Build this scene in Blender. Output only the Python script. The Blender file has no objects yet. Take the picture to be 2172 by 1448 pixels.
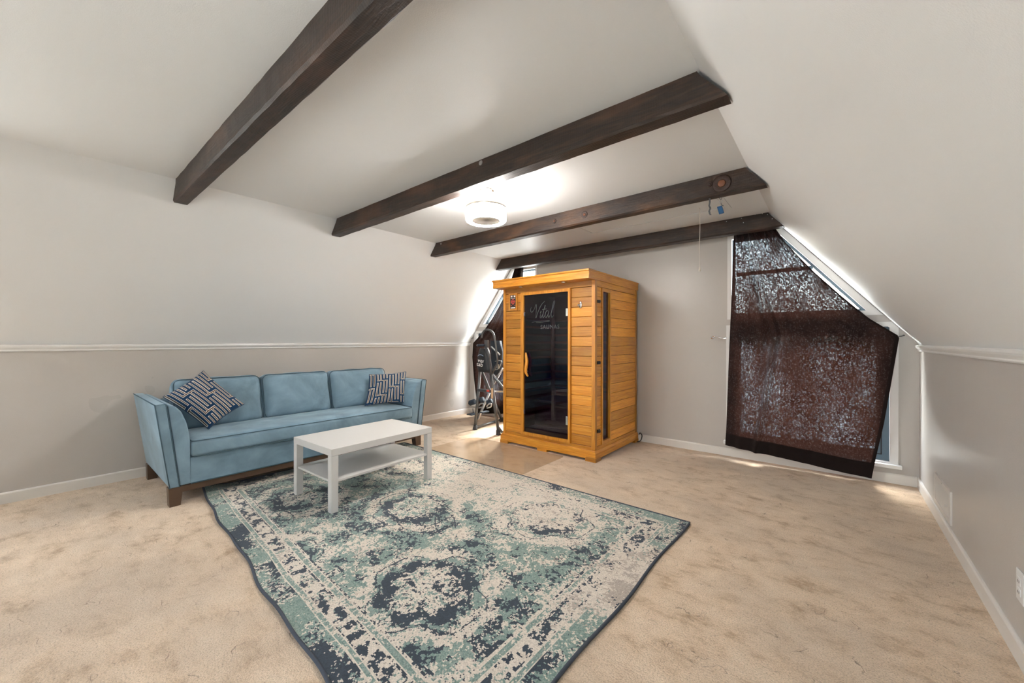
import bpy, bmesh, math, random
import numpy as np
from mathutils import Vector, Matrix
from mathutils.geometry import tessellate_polygon

random.seed(7); RNG = np.random.default_rng(7)
scene = bpy.context.scene
COL = scene.collection
PI = math.pi

# ------------------------------------------------------------------ camera
EYE = Vector((0, 0, 1.22)); FPX = 828.5
yaw, pit, rol = math.radians(39.4847), math.radians(-0.0781), math.radians(0.0509)
FW = Vector((-math.sin(yaw)*math.cos(pit), math.cos(yaw)*math.cos(pit), math.sin(pit)))
rt = Vector((math.cos(yaw), math.sin(yaw), 0)); up = rt.cross(FW)
RT = rt*math.cos(rol)+up*math.sin(rol); UP = -rt*math.sin(rol)+up*math.cos(rol)
cam_d = bpy.data.cameras.new('camera'); cam = bpy.data.objects.new('camera', cam_d); COL.objects.link(cam)
cam_d.sensor_width = 36.0; cam_d.sensor_fit = 'HORIZONTAL'; cam_d.lens = 36*FPX/2172; cam_d.clip_start = 0.02
cam.matrix_world = Matrix(((RT.x, UP.x, -FW.x, EYE.x), (RT.y, UP.y, -FW.y, EYE.y), (RT.z, UP.z, -FW.z, EYE.z), (0, 0, 0, 1)))
scene.camera = cam
def ray(u, v): return FW+RT*((u-1086)/FPX)+UP*((724-v)/FPX)
def onx(u, v, x): d = ray(u, v); return EYE+d*(x/d.x)
def ony(u, v, y): d = ray(u, v); return EYE+d*(y/d.y)
def onz(u, v, z=0.0): d = ray(u, v); return EYE+d*((z-EYE.z)/d.z)

# ------------------------------------------------------------------ world, exposure
world = bpy.data.worlds.new('sky'); scene.world = world; world.use_nodes = True
wbg = world.node_tree.nodes['Background']
nt = world.node_tree
skt = nt.nodes.new('ShaderNodeTexSky'); skt.sky_type = 'NISHITA'; skt.sun_disc = False
skt.sun_elevation = math.radians(42); skt.sun_rotation = math.radians(0); skt.air_density = 1.0; skt.dust_density = 6.0; skt.ozone_density = 1.0
hsv = nt.nodes.new('ShaderNodeHueSaturation'); hsv.inputs['Saturation'].default_value = 0.45
nt.links.new(skt.outputs[0], hsv.inputs['Color']); nt.links.new(hsv.outputs[0], wbg.inputs[0])
wbg.inputs[1].default_value = 1.8
LAMP_EMIT = 37.0
scene.view_settings.view_transform = 'Standard'
scene.view_settings.look = 'None'
scene.view_settings.exposure = 1.56
scene.view_settings.gamma = 1.0
scene.view_settings.use_curve_mapping = False
scene.cycles.max_bounces = 8; scene.cycles.diffuse_bounces = 4; scene.cycles.glossy_bounces = 4; scene.cycles.transparent_max_bounces = 16
scene.cycles.caustics_reflective = False; scene.cycles.caustics_refractive = False

# ------------------------------------------------------------------ room numbers
XL, XR, YE, YB = -4.790, 0.552, 4.678, -1.7
ZS, ZC, ZBM = 1.187, 2.429, 2.2805            # slope foot, ceiling, beam underside
XCL, XCR = -3.804, -0.464
XM = (XL+XR)/2
def slope_x_r(z): return XR+(XCR-XR)*(z-ZS)/(ZC-ZS)
def slope_x_l(z): return XL+(XCL-XL)*(z-ZS)/(ZC-ZS)

# ------------------------------------------------------------------ object helpers
def tag(o, label=None, cat=None, group=None, kind=None):
    if label: o['label'] = label
    if cat: o['category'] = cat
    if group: o['group'] = group
    if kind: o['kind'] = kind
    return o
def empty(name, loc=(0, 0, 0), label=None, cat=None, group=None, kind=None):
    o = bpy.data.objects.new(name, None); COL.objects.link(o); o.location = loc; o.empty_display_size = 0.1
    return tag(o, label, cat, group, kind)

class MB:
    def __init__(s): s.v = []; s.f = []; s.sm = []
    def add(s, vs, fs, smooth=False):
        n = len(s.v); s.v += [tuple(p) for p in vs]; s.f += [tuple(i+n for i in f) for f in fs]; s.sm += [smooth]*len(fs); return s
    def bm(s, b, smooth=False):
        b.verts.ensure_lookup_table(); b.verts.index_update()
        s.add([v.co[:] for v in b.verts], [[v.index for v in f.verts] for f in b.faces], smooth); b.free(); return s
    def box(s, x0, x1, y0, y1, z0, z1, bev=0.0, seg=2, M=None):
        b = bmesh.new(); bmesh.ops.create_cube(b, size=1)
        for v in b.verts: v.co = Vector(((x0+x1)/2+v.co.x*(x1-x0), (y0+y1)/2+v.co.y*(y1-y0), (z0+z1)/2+v.co.z*(z1-z0)))
        if bev > 0: bmesh.ops.bevel(b, geom=b.edges[:], offset=bev, segments=seg, affect='EDGES', profile=0.6)
        if M is not None: bmesh.ops.transform(b, matrix=M, verts=b.verts)
        return s.bm(b)
    def prism(s, poly, a0, a1, axis='y', bev=0.0, seg=2, smooth=False):
        b = bmesh.new()
        def P(p, a): return {'x': (a, p[0], p[1]), 'y': (p[0], a, p[1]), 'z': (p[0], p[1], a)}[axis]
        A = [b.verts.new(P(p, a0)) for p in poly]; B = [b.verts.new(P(p, a1)) for p in poly]
        b.faces.new(A); b.faces.new(B[::-1]); n = len(poly)
        for i in range(n): b.faces.new((A[i], B[i], B[(i+1) % n], A[(i+1) % n]))
        bmesh.ops.recalc_face_normals(b, faces=b.faces)
        if bev > 0: bmesh.ops.bevel(b, geom=b.edges[:], offset=bev, segments=seg, affect='EDGES', profile=0.6)
        return s.bm(b, smooth)
    def ring(s, outer, inner, a0, a1, axis='y'):
        n = len(outer)
        def P(p, a): return {'x': (a, p[0], p[1]), 'y': (p[0], a, p[1]), 'z': (p[0], p[1], a)}[axis]
        vs = [P(p, a0) for p in outer]+[P(p, a0) for p in inner]+[P(p, a1) for p in outer]+[P(p, a1) for p in inner]
        fs = []
        for i in range(n):
            j = (i+1) % n
            fs += [(i, j, n+j, n+i), (2*n+i, 3*n+i, 3*n+j, 2*n+j), (i, 2*n+i, 2*n+j, j), (n+i, n+j, 3*n+j, 3*n+i)]
        b = bmesh.new(); V = [b.verts.new(p) for p in vs]
        for f in fs: b.faces.new([V[i] for i in f])
        bmesh.ops.recalc_face_normals(b, faces=b.faces)
        return s.bm(b)
    def tube(s, path, r, n=10, closed=False, cap=True, flat=None):
        P = [Vector(p) for p in path]; m = len(P); rr = r if isinstance(r, (list, tuple)) else [r]*m
        T = []
        for i in range(m):
            a = P[(i-1) % m] if (closed or i > 0) else P[i]; c = P[(i+1) % m] if (closed or i < m-1) else P[i]
            T.append((c-a).normalized())
        nrm = T[0].orthogonal().normalized(); vs = []; fs = []
        for i in range(m):
            nrm = (nrm-T[i]*nrm.dot(T[i])).normalized(); bn = T[i].cross(nrm)
            for k in range(n):
                a = 2*PI*k/n; vs.append(P[i]+(nrm*math.cos(a)+bn*math.sin(a))*rr[i])
        for i in range(m if closed else m-1):
            j = (i+1) % m
            for k in range(n): fs.append((i*n+k, i*n+(k+1) % n, j*n+(k+1) % n, j*n+k))
        if cap and not closed: fs += [tuple(range(n))[::-1], tuple((m-1)*n+k for k in range(n))]
        return s.add(vs, fs, True)
    def lathe(s, prof, c=(0, 0, 0), n=32, axis='z', smooth=True):
        vs = []; fs = []; m = len(prof)
        for i, (r, h) in enumerate(prof):
            for k in range(n):
                a = 2*PI*k/n; x, y = r*math.cos(a), r*math.sin(a)
                p = {'z': (x, y, h), 'y': (x, h, y), 'x': (h, x, y)}[axis]
                vs.append((c[0]+p[0], c[1]+p[1], c[2]+p[2]))
        for i in range(m-1):
            for k in range(n): fs.append((i*n+k, i*n+(k+1) % n, (i+1)*n+(k+1) % n, (i+1)*n+k))
        if prof[0][0] > 1e-6: fs.append(tuple(range(n))[::-1])
        if prof[-1][0] > 1e-6: fs.append(tuple((m-1)*n+k for k in range(n)))
        return s.add(vs, fs, smooth)
    def build(s, name, mat, parent=None, label=None, cat=None, group=None, kind=None, fix=True):
        me = bpy.data.meshes.new(name); me.from_pydata(s.v, [], s.f)
        me.polygons.foreach_set('use_smooth', s.sm)
        if fix:
            b = bmesh.new(); b.from_mesh(me); bmesh.ops.recalc_face_normals(b, faces=b.faces); b.to_mesh(me); b.free()
        me.materials.append(mat); me.update()
        o = bpy.data.objects.new(name, me); COL.objects.link(o)
        if parent is not None:
            o.parent = parent
            o.matrix_parent_inverse = Matrix.Translation(parent.location).inverted() if parent.parent is None else Matrix.Identity(4)
        return tag(o, label, cat, group, kind)

def rect_path(u0, u1, v0, v1, r, n=5):
    out = []
    for cu, cv, a0 in ((u1-r, v1-r, 0), (u0+r, v1-r, 90), (u0+r, v0+r, 180), (u1-r, v0+r, 270)):
        for k in range(n+1):
            a = math.radians(a0+90*k/n); out.append((cu+r*math.cos(a), cv+r*math.sin(a)))
    return out
def smoothpath(P, n=6, closed=False):
    P = [Vector(p) for p in P]; m = len(P); out = []
    for i in range(m if closed else m-1):
        p0 = P[(i-1) % m] if closed else P[max(i-1, 0)]; p1 = P[i]; p2 = P[(i+1) % m]; p3 = P[(i+2) % m] if closed else P[min(i+2, m-1)]
        for k in range(n):
            t = k/n
            out.append(0.5*((2*p1)+(p2-p0)*t+(2*p0-5*p1+4*p2-p3)*t*t+(3*p1-p0-3*p2+p3)*t**3))
    if not closed: out.append(P[-1])
    return out

# ------------------------------------------------------------------ materials
class NT:
    def __init__(s, name):
        s.m = bpy.data.materials.new(name); s.m.use_nodes = True; s.t = s.m.node_tree
        s.b = s.t.nodes['Principled BSDF']; s.out = s.t.nodes['Material Output']
    def n(s, typ, **kw):
        x = s.t.nodes.new('ShaderNode'+typ)
        for k, v in kw.items(): setattr(x, k, v)
        return x
    def link(s, a, b): s.t.links.new(a, b)
    def put(s, sock, val):
        if isinstance(val, bpy.types.NodeSocket): s.link(val, sock)
        elif val is not None: sock.default_value = (*val, 1) if isinstance(val, tuple) and len(val) == 3 and sock.type == 'RGBA' else val
    def pos(s, scale=(1, 1, 1), obj=False, add=None):
        g = s.n('TexCoord').outputs['Object'] if obj else s.n('NewGeometry').outputs['Position']
        mp = s.n('Mapping'); s.link(g, mp.inputs[0]); mp.inputs['Scale'].default_value = scale
        if add is not None: s.link(add, mp.inputs['Location'])
        return mp.outputs[0]
    def noise(s, vec, scale, detail=3, rough=0.55, dist=0.0):
        x = s.n('TexNoise'); s.link(vec, x.inputs['Vector']); x.inputs['Scale'].default_value = scale
        x.inputs['Detail'].default_value = detail; x.inputs['Roughness'].default_value = rough; x.inputs['Distortion'].default_value = dist
        return x.outputs[0]
    def ramp(s, fac, stops, interp='LINEAR'):
        x = s.n('ValToRGB'); s.link(fac, x.inputs[0]); e = x.color_ramp; e.interpolation = interp
        while len(e.elements) < len(stops): e.elements.new(0.5)
        for el, (p, c) in zip(e.elements, stops): el.position = p; el.color = (*c, 1) if isinstance(c, tuple) else (c, c, c, 1)
        return x.outputs[0]
    def mix(s, a, b, f, mode='MIX'):
        x = s.n('MixRGB', blend_type=mode); s.put(x.inputs[0], f); s.put(x.inputs[1], a); s.put(x.inputs[2], b); return x.outputs[0]
    def math(s, op, a, b=0.0):
        x = s.n('Math', operation=op); s.put(x.inputs[0], a); s.put(x.inputs[1], b); return x.outputs[0]
    def bump(s, h, strength=0.2, dist=0.01, target=None):
        x = s.n('Bump'); s.link(h, x.inputs['Height']); x.inputs['Strength'].default_value = strength; x.inputs['Distance'].default_value = dist
        s.link(x.outputs[0], (target or s.b).inputs['Normal'])
    def set(s, color=None, rough=None, metal=None, spec=None, **kw):
        s.put(s.b.inputs['Base Color'], color); s.put(s.b.inputs['Roughness'], rough); s.put(s.b.inputs['Metallic'], metal); s.put(s.b.inputs['Specular IOR Level'], spec)
        for k, v in kw.items(): s.put(s.b.inputs[k.replace('_', ' ')], v)
        return s

def plain(name, c, rough=0.5, metal=0.0, spec=0.5, var=0.06, nscale=8, bump=0.0, bscale=120, **kw):
    t = NT(name); p = t.pos()
    n = t.noise(p, nscale, 4)
    col = t.mix(tuple(x*(1-var) for x in c), tuple(min(1, x*(1+var)) for x in c), n)
    t.set(col, rough, metal, spec, **kw)
    if bump > 0: t.bump(t.noise(p, bscale, 2), bump, 0.003)
    return t.m
def emitter(name, c, st):
    t = NT(name); t.set(c, 0.5); t.b.inputs['Emission Color'].default_value = (*c, 1); t.b.inputs['Emission Strength'].default_value = st
    return t.m

def wall_mat(name, c, rough, var=0.05):
    t = NT(name); p = t.pos()
    n = t.noise(p, 1.3, 3)
    col = t.mix(tuple(x*(1-var) for x in c), tuple(x*(1+var*0.6) for x in c), n)
    fine = t.noise(p, 260, 2)
    sc = t.ramp(t.noise(t.pos((1, 1, 0.25)), 9, 3, 0.7), [(0.68, 0.0), (0.8, 0.10)])
    col = t.mix(col, (0.55, 0.54, 0.52), sc)
    rr = t.math('ADD', t.math('MULTIPLY', n, 0.12), rough-0.06)
    t.set(col, rr, 0, 0.45)
    mixh = t.math('ADD', fine, t.math('MULTIPLY', t.noise(p, 5, 2), 2.5))
    t.bump(mixh, 0.22, 0.0022)
    return t.m
M_CEIL = wall_mat('white_ceiling_paint', (0.735, 0.735, 0.73), 0.50, 0.02)
M_WALL = wall_mat('greige_wall_paint', (0.490, 0.456, 0.422), 0.30)
M_TRIM = plain('white_gloss_trim', (0.72, 0.71, 0.69), 0.32, var=0.03, bump=0.05)
M_BASE = plain('cream_baseboard_paint', (0.69, 0.65, 0.60), 0.4, var=0.05, nscale=3, bump=0.05)

def carpet_mat():
    t = NT('beige_cut_pile_carpet'); p = t.pos()
    big = t.noise(p, 0.9, 3, 0.6)
    mid = t.noise(t.pos((1.0, 1.45, 1)), 5.5, 5, 0.72, 0.15)
    fine = t.noise(p, 150, 2, 0.8)
    c = t.ramp(mid, [(0.30, (0.38, 0.255, 0.150)), (0.47, (0.64, 0.480, 0.335)), (0.70, (0.75, 0.590, 0.430))])
    c = t.mix(c, (0.48, 0.385, 0.295), t.ramp(big, [(0.44, 0.0), (0.62, 0.55)]))
    tuft = t.ramp(fine, [(0.28, 0.50), (0.50, 1.0), (0.8, 1.2)])
    c = t.mix(c, tuft, 0.80, 'MULTIPLY')
    # creases where the pile parts
    v = t.n('TexVoronoi', feature='DISTANCE_TO_EDGE'); v.inputs['Scale'].default_value = 5.0
    wp = t.n('VectorMath', operation='ADD'); t.link(t.pos((1, 1.7, 1)), wp.inputs[0])
    nd = t.n('TexNoise'); nd.inputs['Scale'].default_value = 6; nd.inputs['Detail'].default_value = 3; t.link(p, nd.inputs['Vector'])
    sc = t.n('VectorMath', operation='SCALE'); t.link(nd.outputs[1], sc.inputs[0]); sc.inputs['Scale'].default_value = 0.45
    t.link(sc.outputs[0], wp.inputs[1]); t.link(wp.outputs[0], v.inputs['Vector'])
    crease = t.math('MULTIPLY', t.ramp(v.outputs['Distance'], [(0.0, 1.0), (0.014, 0.0)]), t.ramp(t.noise(p, 7, 2), [(0.56, 0.0), (0.64, 1.0)]))
    c = t.mix(c, (0.17, 0.115, 0.07), t.math('MULTIPLY', crease, 0.8))
    t.set(c, 0.95, 0, 0.1, Sheen_Weight=0.2, Sheen_Roughness=0.5)
    h = t.math('ADD', fine, t.math('MULTIPLY', mid, 2.0))
    h = t.math('SUBTRACT', h, t.math('MULTIPLY', crease, 1.3))
    t.bump(h, 0.7, 0.007)
    return t.m
M_CARPET = carpet_mat()

def beam_mat(name, tint=1.0):
    t = NT(name)
    g = t.noise(t.pos((1.2, 14, 14)), 3.0, 8, 0.65, 1.4)
    big = t.noise(t.pos((1, 3, 3)), 2.2, 4)
    c = t.ramp(g, [(0.32, (0.007, 0.0045, 0.0035)), (0.52, (0.024, 0.0125, 0.0075)), (0.75, (0.058, 0.028, 0.016))])
    c = t.mix(c, (0.135*tint, 0.060*tint, 0.032), t.ramp(big, [(0.5, 0.0), (0.78, 0.55)]))
    c = t.mix(c, (0.070, 0.062, 0.056), t.ramp(t.noise(t.pos((2, 9, 9)), 5, 4), [(0.64, 0.0), (0.85, 0.3)]))
    saw = t.n('TexWave', wave_type='BANDS', bands_direction='X'); saw.inputs['Scale'].default_value = 26; saw.inputs['Distortion'].default_value = 5.0; saw.inputs['Detail'].default_value = 3
    t.link(t.pos(), saw.inputs['Vector'])
    h = t.math('ADD', g, t.math('MULTIPLY', saw.outputs['Fac'], 0.12))
    t.set(c, 0.52, 0, 0.5); t.bump(h, 0.55, 0.006)
    return t.m
M_BEAM = beam_mat('dark_stained_rough_sawn_wood')
M_BEAM_RED = beam_mat('reddish_stained_rough_sawn_wood', 1.35)

def cedar(name, scale, base=1.0, lo=0.62):
    t = NT(name)
    oi = t.n('ObjectInfo').outputs['Random']
    cm = t.n('CombineXYZ'); t.link(t.math('MULTIPLY', oi, 37.0), cm.inputs[0]); t.link(t.math('MULTIPLY', oi, 71.0), cm.inputs[2])
    p = t.pos(scale, add=cm.outputs[0])
    g = t.noise(p, 2.6, 7, 0.6, 0.7); f = t.noise(p, 14, 3, 0.6)
    c = t.ramp(g, [(0.28, (0.38*base, 0.122*base, 0.007)), (0.5, (0.54*base, 0.212*base, 0.016)), (0.74, (0.68*base, 0.345*base, 0.055))])
    c = t.mix(c, t.ramp(oi, [(0.0, lo), (0.35, 0.90), (0.6, 1.0), (1.0, 1.22)]), 1.0, 'MULTIPLY')
    c = t.mix(c, t.ramp(f, [(0.35, 0.86), (0.65, 1.05)]), 0.8, 'MULTIPLY')
    t.set(c, 0.36, 0, 0.5, Coat_Weight=0.3, Coat_Roughness=0.3); t.bump(f, 0.08, 0.002)
    return t.m
M_CEDAR = cedar('varnished_cedar_level_grain', (1.2, 1.2, 30))
M_CEDARV = cedar('varnished_cedar_upright_grain', (30, 30, 1.2))
M_CEDARS = cedar('brightened_pale_cedar_level_grain', (1.2, 1.2, 30), 1.35, 0.75)  # paler side boards, also brightened to make up for weak light there
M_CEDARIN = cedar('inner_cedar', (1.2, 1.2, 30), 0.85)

def velvet(name, c):
    t = NT(name); p = t.pos()
    n = t.noise(p, 3.5, 5, 0.6, 0.5); f = t.noise(p, 60, 3)
    col = t.ramp(n, [(0.3, tuple(x*0.72 for x in c)), (0.5, c), (0.72, tuple(min(1, x*1.28+0.015) for x in c))])
    t.set(col, 0.78, 0, 0.25, Sheen_Weight=0.45, Sheen_Roughness=0.35, Sheen_Tint=(0.70, 0.80, 0.84))
    t.bump(t.math('ADD', t.math('MULTIPLY', t.noise(p, 16, 3), 1.0), t.math('MULTIPLY', f, 0.25)), 0.16, 0.006)
    return t.m
M_VELVET = velvet('teal_blue_velvet', (0.170, 0.258, 0.322))
M_PIPE = plain('dark_teal_piping', (0.055, 0.105, 0.135), 0.8, var=0.15)
M_WALNUT = plain('walnut_stained_wood', (0.085, 0.048, 0.028), 0.4, var=0.35, nscale=14, bump=0.05)
M_LACQ = plain('white_wood_effect_laminate', (0.58, 0.557, 0.53), 0.42, var=0.025, nscale=30, bump=0.03, bscale=60)
M_CHROME = plain('polished_chrome', (0.80, 0.80, 0.80), 0.16, 1.0, var=0.03)
M_NICKEL = plain('brushed_nickel', (0.62, 0.57, 0.51), 0.32, 1.0, var=0.05)
M_BLACK = plain('black_plastic', (0.014, 0.014, 0.016), 0.42, var=0.2)
M_RUBBER = plain('black_rubber', (0.03, 0.03, 0.032), 0.7, var=0.2)
M_GUN = plain('charcoal_powder_coated_steel', (0.11, 0.115, 0.12), 0.38, 0.55, var=0.12)
M_STEEL = plain('pale_grey_steel', (0.50, 0.52, 0.54), 0.35, 0.8, var=0.08)
M_FOAM = plain('navy_black_foam', (0.022, 0.034, 0.052), 0.8, var=0.25, bump=0.2, bscale=300)
M_COVER = plain('black_nylon_cover', (0.016, 0.017, 0.020), 0.55, var=0.25, bump=0.2, bscale=40)
M_WHITE = plain('white_print', (0.80, 0.80, 0.80), 0.6, var=0.02)
M_SASH = plain('slate_blue_aluminium_sash', (0.10, 0.155, 0.195), 0.42, 0.2, var=0.1)
M_GASKET = plain('black_gasket', (0.02, 0.025, 0.03), 0.6, var=0.1)
M_RED = plain('red_print', (0.75, 0.09, 0.06), 0.5, var=0.05)
M_BLUETAG = plain('blue_plastic_tag', (0.012, 0.075, 0.19), 0.35, var=0.1)
M_CORD = plain('cream_cotton_cord', (0.62, 0.57, 0.50), 0.8, var=0.08)
M_WOODTAG = plain('tan_sticker', (0.62, 0.42, 0.25), 0.6, var=0.1)
M_VENT = plain('warm_white_enamel', (0.66, 0.62, 0.57), 0.4, var=0.04)
M_GRASS = plain('pale_gravel', (0.52, 0.52, 0.50), 0.9, var=0.15, nscale=3)

def glass_mat(name, tint, refl=1.45, gl=1.0):
    t = NT(name); t.t.nodes.remove(t.b)
    tr = t.n('BsdfTransparent'); tr.inputs[0].default_value = (*tint, 1)
    gs = t.n('BsdfGlossy'); gs.inputs['Roughness'].default_value = 0.0; gs.inputs[0].default_value = (gl, gl, gl, 1)
    fr = t.n('Fresnel'); fr.inputs[0].default_value = refl
    dust = t.noise(t.pos((1, 1, 1)), 3, 3)
    fac = t.math('MULTIPLY', fr.outputs[0], t.math('ADD', t.math('MULTIPLY', dust, 0.1), 0.95))
    fac = t.math('MULTIPLY', fac, t.math('SUBTRACT', 1.0, t.n('NewGeometry').outputs['Backfacing']))
    mx = t.n('MixShader'); t.link(fac, mx.inputs[0]); t.link(tr.outputs[0], mx.inputs[1]); t.link(gs.outputs[0], mx.inputs[2]); t.link(mx.outputs[0], t.out.inputs[0])
    return t.m
M_PANE = glass_mat('clear_window_glass', (0.95, 0.98, 0.98))
M_TINT = glass_mat('violet_tinted_door_glass', (0.35, 0.27, 0.68), 1.52)
M_ETCH = plain('etched_glass_print', (0.060, 0.056, 0.080), 0.6, var=0.05)

def mat_plastic():
    t = NT('clear_vinyl_chair_mat'); t.t.nodes.remove(t.b)
    tr = t.n('BsdfTransparent'); tr.inputs[0].default_value = (0.96, 0.94, 0.91, 1)
    gs = t.n('BsdfGlossy'); gs.inputs['Roughness'].default_value = 0.14
    df = t.n('BsdfDiffuse'); df.inputs[0].default_value = (0.72, 0.555, 0.40, 1)
    fr = t.n('Fresnel'); fr.inputs[0].default_value = 1.35
    bp = t.n('Bump'); bp.inputs['Strength'].default_value = 0.12; bp.inputs['Distance'].default_value = 0.004
    t.link(t.noise(t.pos(), 12, 4), bp.inputs['Height']); t.link(bp.outputs[0], gs.inputs['Normal']); t.link(bp.outputs[0], fr.inputs['Normal'])
    m0 = t.n('MixShader'); m0.inputs[0].default_value = 0.20; t.link(tr.outputs[0], m0.inputs[1]); t.link(df.outputs[0], m0.inputs[2])
    ff = t.math('MULTIPLY', fr.outputs[0], t.math('SUBTRACT', 1.0, t.n('NewGeometry').outputs['Backfacing']))
    m1 = t.n('MixShader'); t.link(ff, m1.inputs[0]); t.link(m0.outputs[0], m1.inputs[1]); t.link(gs.outputs[0], m1.inputs[2]); t.link(m1.outputs[0], t.out.inputs[0])
    return t.m
M_MAT = mat_plastic()

def curtain_mat():
    t = NT('dark_brown_velvet_curtain')
    p = t.pos()
    n = t.noise(p, 6, 3); w1 = t.noise(t.pos((1, 1, 0.45)), 85, 2, 0.7); w2 = t.noise(t.pos((0.6, 0.6, 1)), 110, 2, 0.7)
    col = t.ramp(n, [(0.35, (0.010, 0.005, 0.0045)), (0.65, (0.024, 0.011, 0.009))])
    t.set(col, 0.85, 0, 0.2, Sheen_Weight=0.22, Sheen_Roughness=0.3, Sheen_Tint=(0.45, 0.26, 0.20))
    weave = t.math('MULTIPLY', t.ramp(w1, [(0.47, 0.05), (0.60, 1.0)]), t.ramp(w2, [(0.47, 0.06), (0.60, 1.0)]))
    patch = t.ramp(t.noise(t.pos((1.6, 1.6, 0.7)), 3.2, 3, 0.6), [(0.38, 0.10), (0.64, 1.0)])
    t.put(t.b.inputs['Base Color'], t.mix(col, (0.060, 0.058, 0.060), t.math('MULTIPLY', weave, 0.6)))
    open_ = t.math('MULTIPLY', t.math('MULTIPLY', weave, patch), 0.044)
    tr = t.n('BsdfTransparent'); tr.inputs[0].default_value = (0.70, 0.86, 1.0, 1); tl = t.n('BsdfTranslucent'); tl.inputs[0].default_value = (0.028, 0.011, 0.008, 1)
    m0 = t.n('MixShader'); m0.inputs[0].default_value = 0.05; t.link(t.b.outputs[0], m0.inputs[1]); t.link(tl.outputs[0], m0.inputs[2])
    m1 = t.n('MixShader'); t.link(open_, m1.inputs[0]); t.link(m0.outputs[0], m1.inputs[1]); t.link(tr.outputs[0], m1.inputs[2]); t.link(m1.outputs[0], t.out.inputs[0])
    t.bump(w1, 0.08, 0.002)
    return t.m
M_CURTAIN = curtain_mat()

def vcol_mat(name, rough=0.9, fine=0.25, fscale=300, sheen=0.15, bumps=0.4):
    t = NT(name); a = t.n('VertexColor', layer_name='Col'); p = t.pos()
    f = t.noise(p, fscale, 2, 0.7)
    c = t.mix(a.outputs[0], t.ramp(f, [(0.3, 1-fine), (0.7, 1+fine*0.5)]), 1.0, 'MULTIPLY')
    t.set(c, rough, 0, 0.15, Sheen_Weight=sheen); t.bump(f, bumps, 0.003)
    return t.m
M_RUG = vcol_mat('woven_rug_pile')
M_FRET = vcol_mat('embroidered_fret_fabric', 0.8, 0.18, 400, 0.1, 0.3)
M_BIND = plain('slate_rug_binding', (0.045, 0.055, 0.072), 0.85, var=0.25, nscale=60, bump=0.3, bscale=400)

# ================================================================== STRUCTURE
mb = MB(); mb.box(XL-0.12, XR+0.12, YB-0.14, YE+0.14, -0.12, 0)
mb.build('floor', M_CARPET, label='beige cut pile carpet covering the whole attic floor', kind='structure')
MB().box(XL-0.12, XL, YB-0.14, YE+0.14, 0, ZS).build('wall_left', M_WALL, label='greige knee wall behind the blue sofa', kind='structure')
MB().box(XR, XR+0.12, YB-0.14, YE+0.14, 0, ZS).build('wall_right', M_WALL, label='glossy greige knee wall holding the floor vent', kind='structure')
MB().box(XCL-0.02, XCR+0.02, YB-0.14, YE+0.14, ZC, ZC+0.1).build('ceiling', M_CEIL, label='flat white ceiling between the two slopes', kind='structure')
MB().prism([(XR, ZS), (XCR, ZC), (XCR+0.06, ZC+0.1), (XR+0.14, ZS+0.05), (XR+0.12, ZS)], YB-0.14, YE+0.14).build('ceiling_right', M_CEIL, label='white sloping ceiling beside the brown curtain', kind='structure')
KY0, KY1, KZ0, KZ1 = -1.55, -0.45, 1.36, 2.26        # skylight opening added in the left slope for fill light, behind the camera
def lslab(za, zb, ya, yb, mb):
    d = 0.11
    mb.prism([(slope_x_l(za), za), (slope_x_l(zb), zb), (slope_x_l(zb)-d*0.77, zb+d*0.63), (slope_x_l(za)-d*0.77, za+d*0.63)], ya, yb)
mb = MB(); lslab(ZS-0.02, KZ0, YB-0.14, YE+0.14, mb); lslab(KZ1, ZC+0.04, YB-0.14, YE+0.14, mb); lslab(KZ0, KZ1, YB-0.14, KY0, mb); lslab(KZ0, KZ1, KY1, YE+0.14, mb)
mb.build('ceiling_left', M_CEIL, label='white sloping ceiling above the blue sofa', kind='structure')
sky = empty('window_7', (slope_x_l(KZ0), (KY0+KY1)/2, KZ0), 'skylight added for fill light in the slope near the back gable', kind='structure')  # unseen skylight, added to light the right side of the room
def sl(w, y, d): z = KZ0+(KZ1-KZ0)*w; return (slope_x_l(z)-d*0.77, y, z+d*0.63)
def slope_ring(w0, w1, y0, y1, i, d0, d1):
    O = [(w0, y0), (w1, y0), (w1, y1), (w0, y1)]; I = [(w0+i, y0+i), (w1-i, y0+i), (w1-i, y1-i), (w0+i, y1-i)]
    vs = [sl(*p, d0) for p in O]+[sl(*p, d0) for p in I]+[sl(*p, d1) for p in O]+[sl(*p, d1) for p in I]; fs = []
    for k in range(4): j = (k+1) % 4; fs += [(k, j, 4+j, 4+k), (8+k, 12+k, 12+j, 8+j), (k, 8+k, 8+j, j), (4+k, 4+j, 12+j, 12+k)]
    return MB().add(vs, fs)
slope_ring(-0.05, 1.05, KY0-0.05, KY1+0.05, 0.055, -0.014, 0.0).build('casing', M_TRIM, sky)
slope_ring(0.0, 1.0, KY0, KY1, 0.05, 0.03, 0.09).build('sash', M_TRIM, sky)
P = [sl(w, y, d) for d in (0.055, 0.060) for w, y in ((0.04, KY0+0.04), (0.96, KY0+0.04), (0.96, KY1-0.04), (0.04, KY1-0.04))]
MB().add(P, [(0, 1, 2, 3), (4, 7, 6, 5), (0, 4, 5, 1), (1, 5, 6, 2), (2, 6, 7, 3), (3, 7, 4, 0)]).build('pane', M_PANE, sky)

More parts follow.
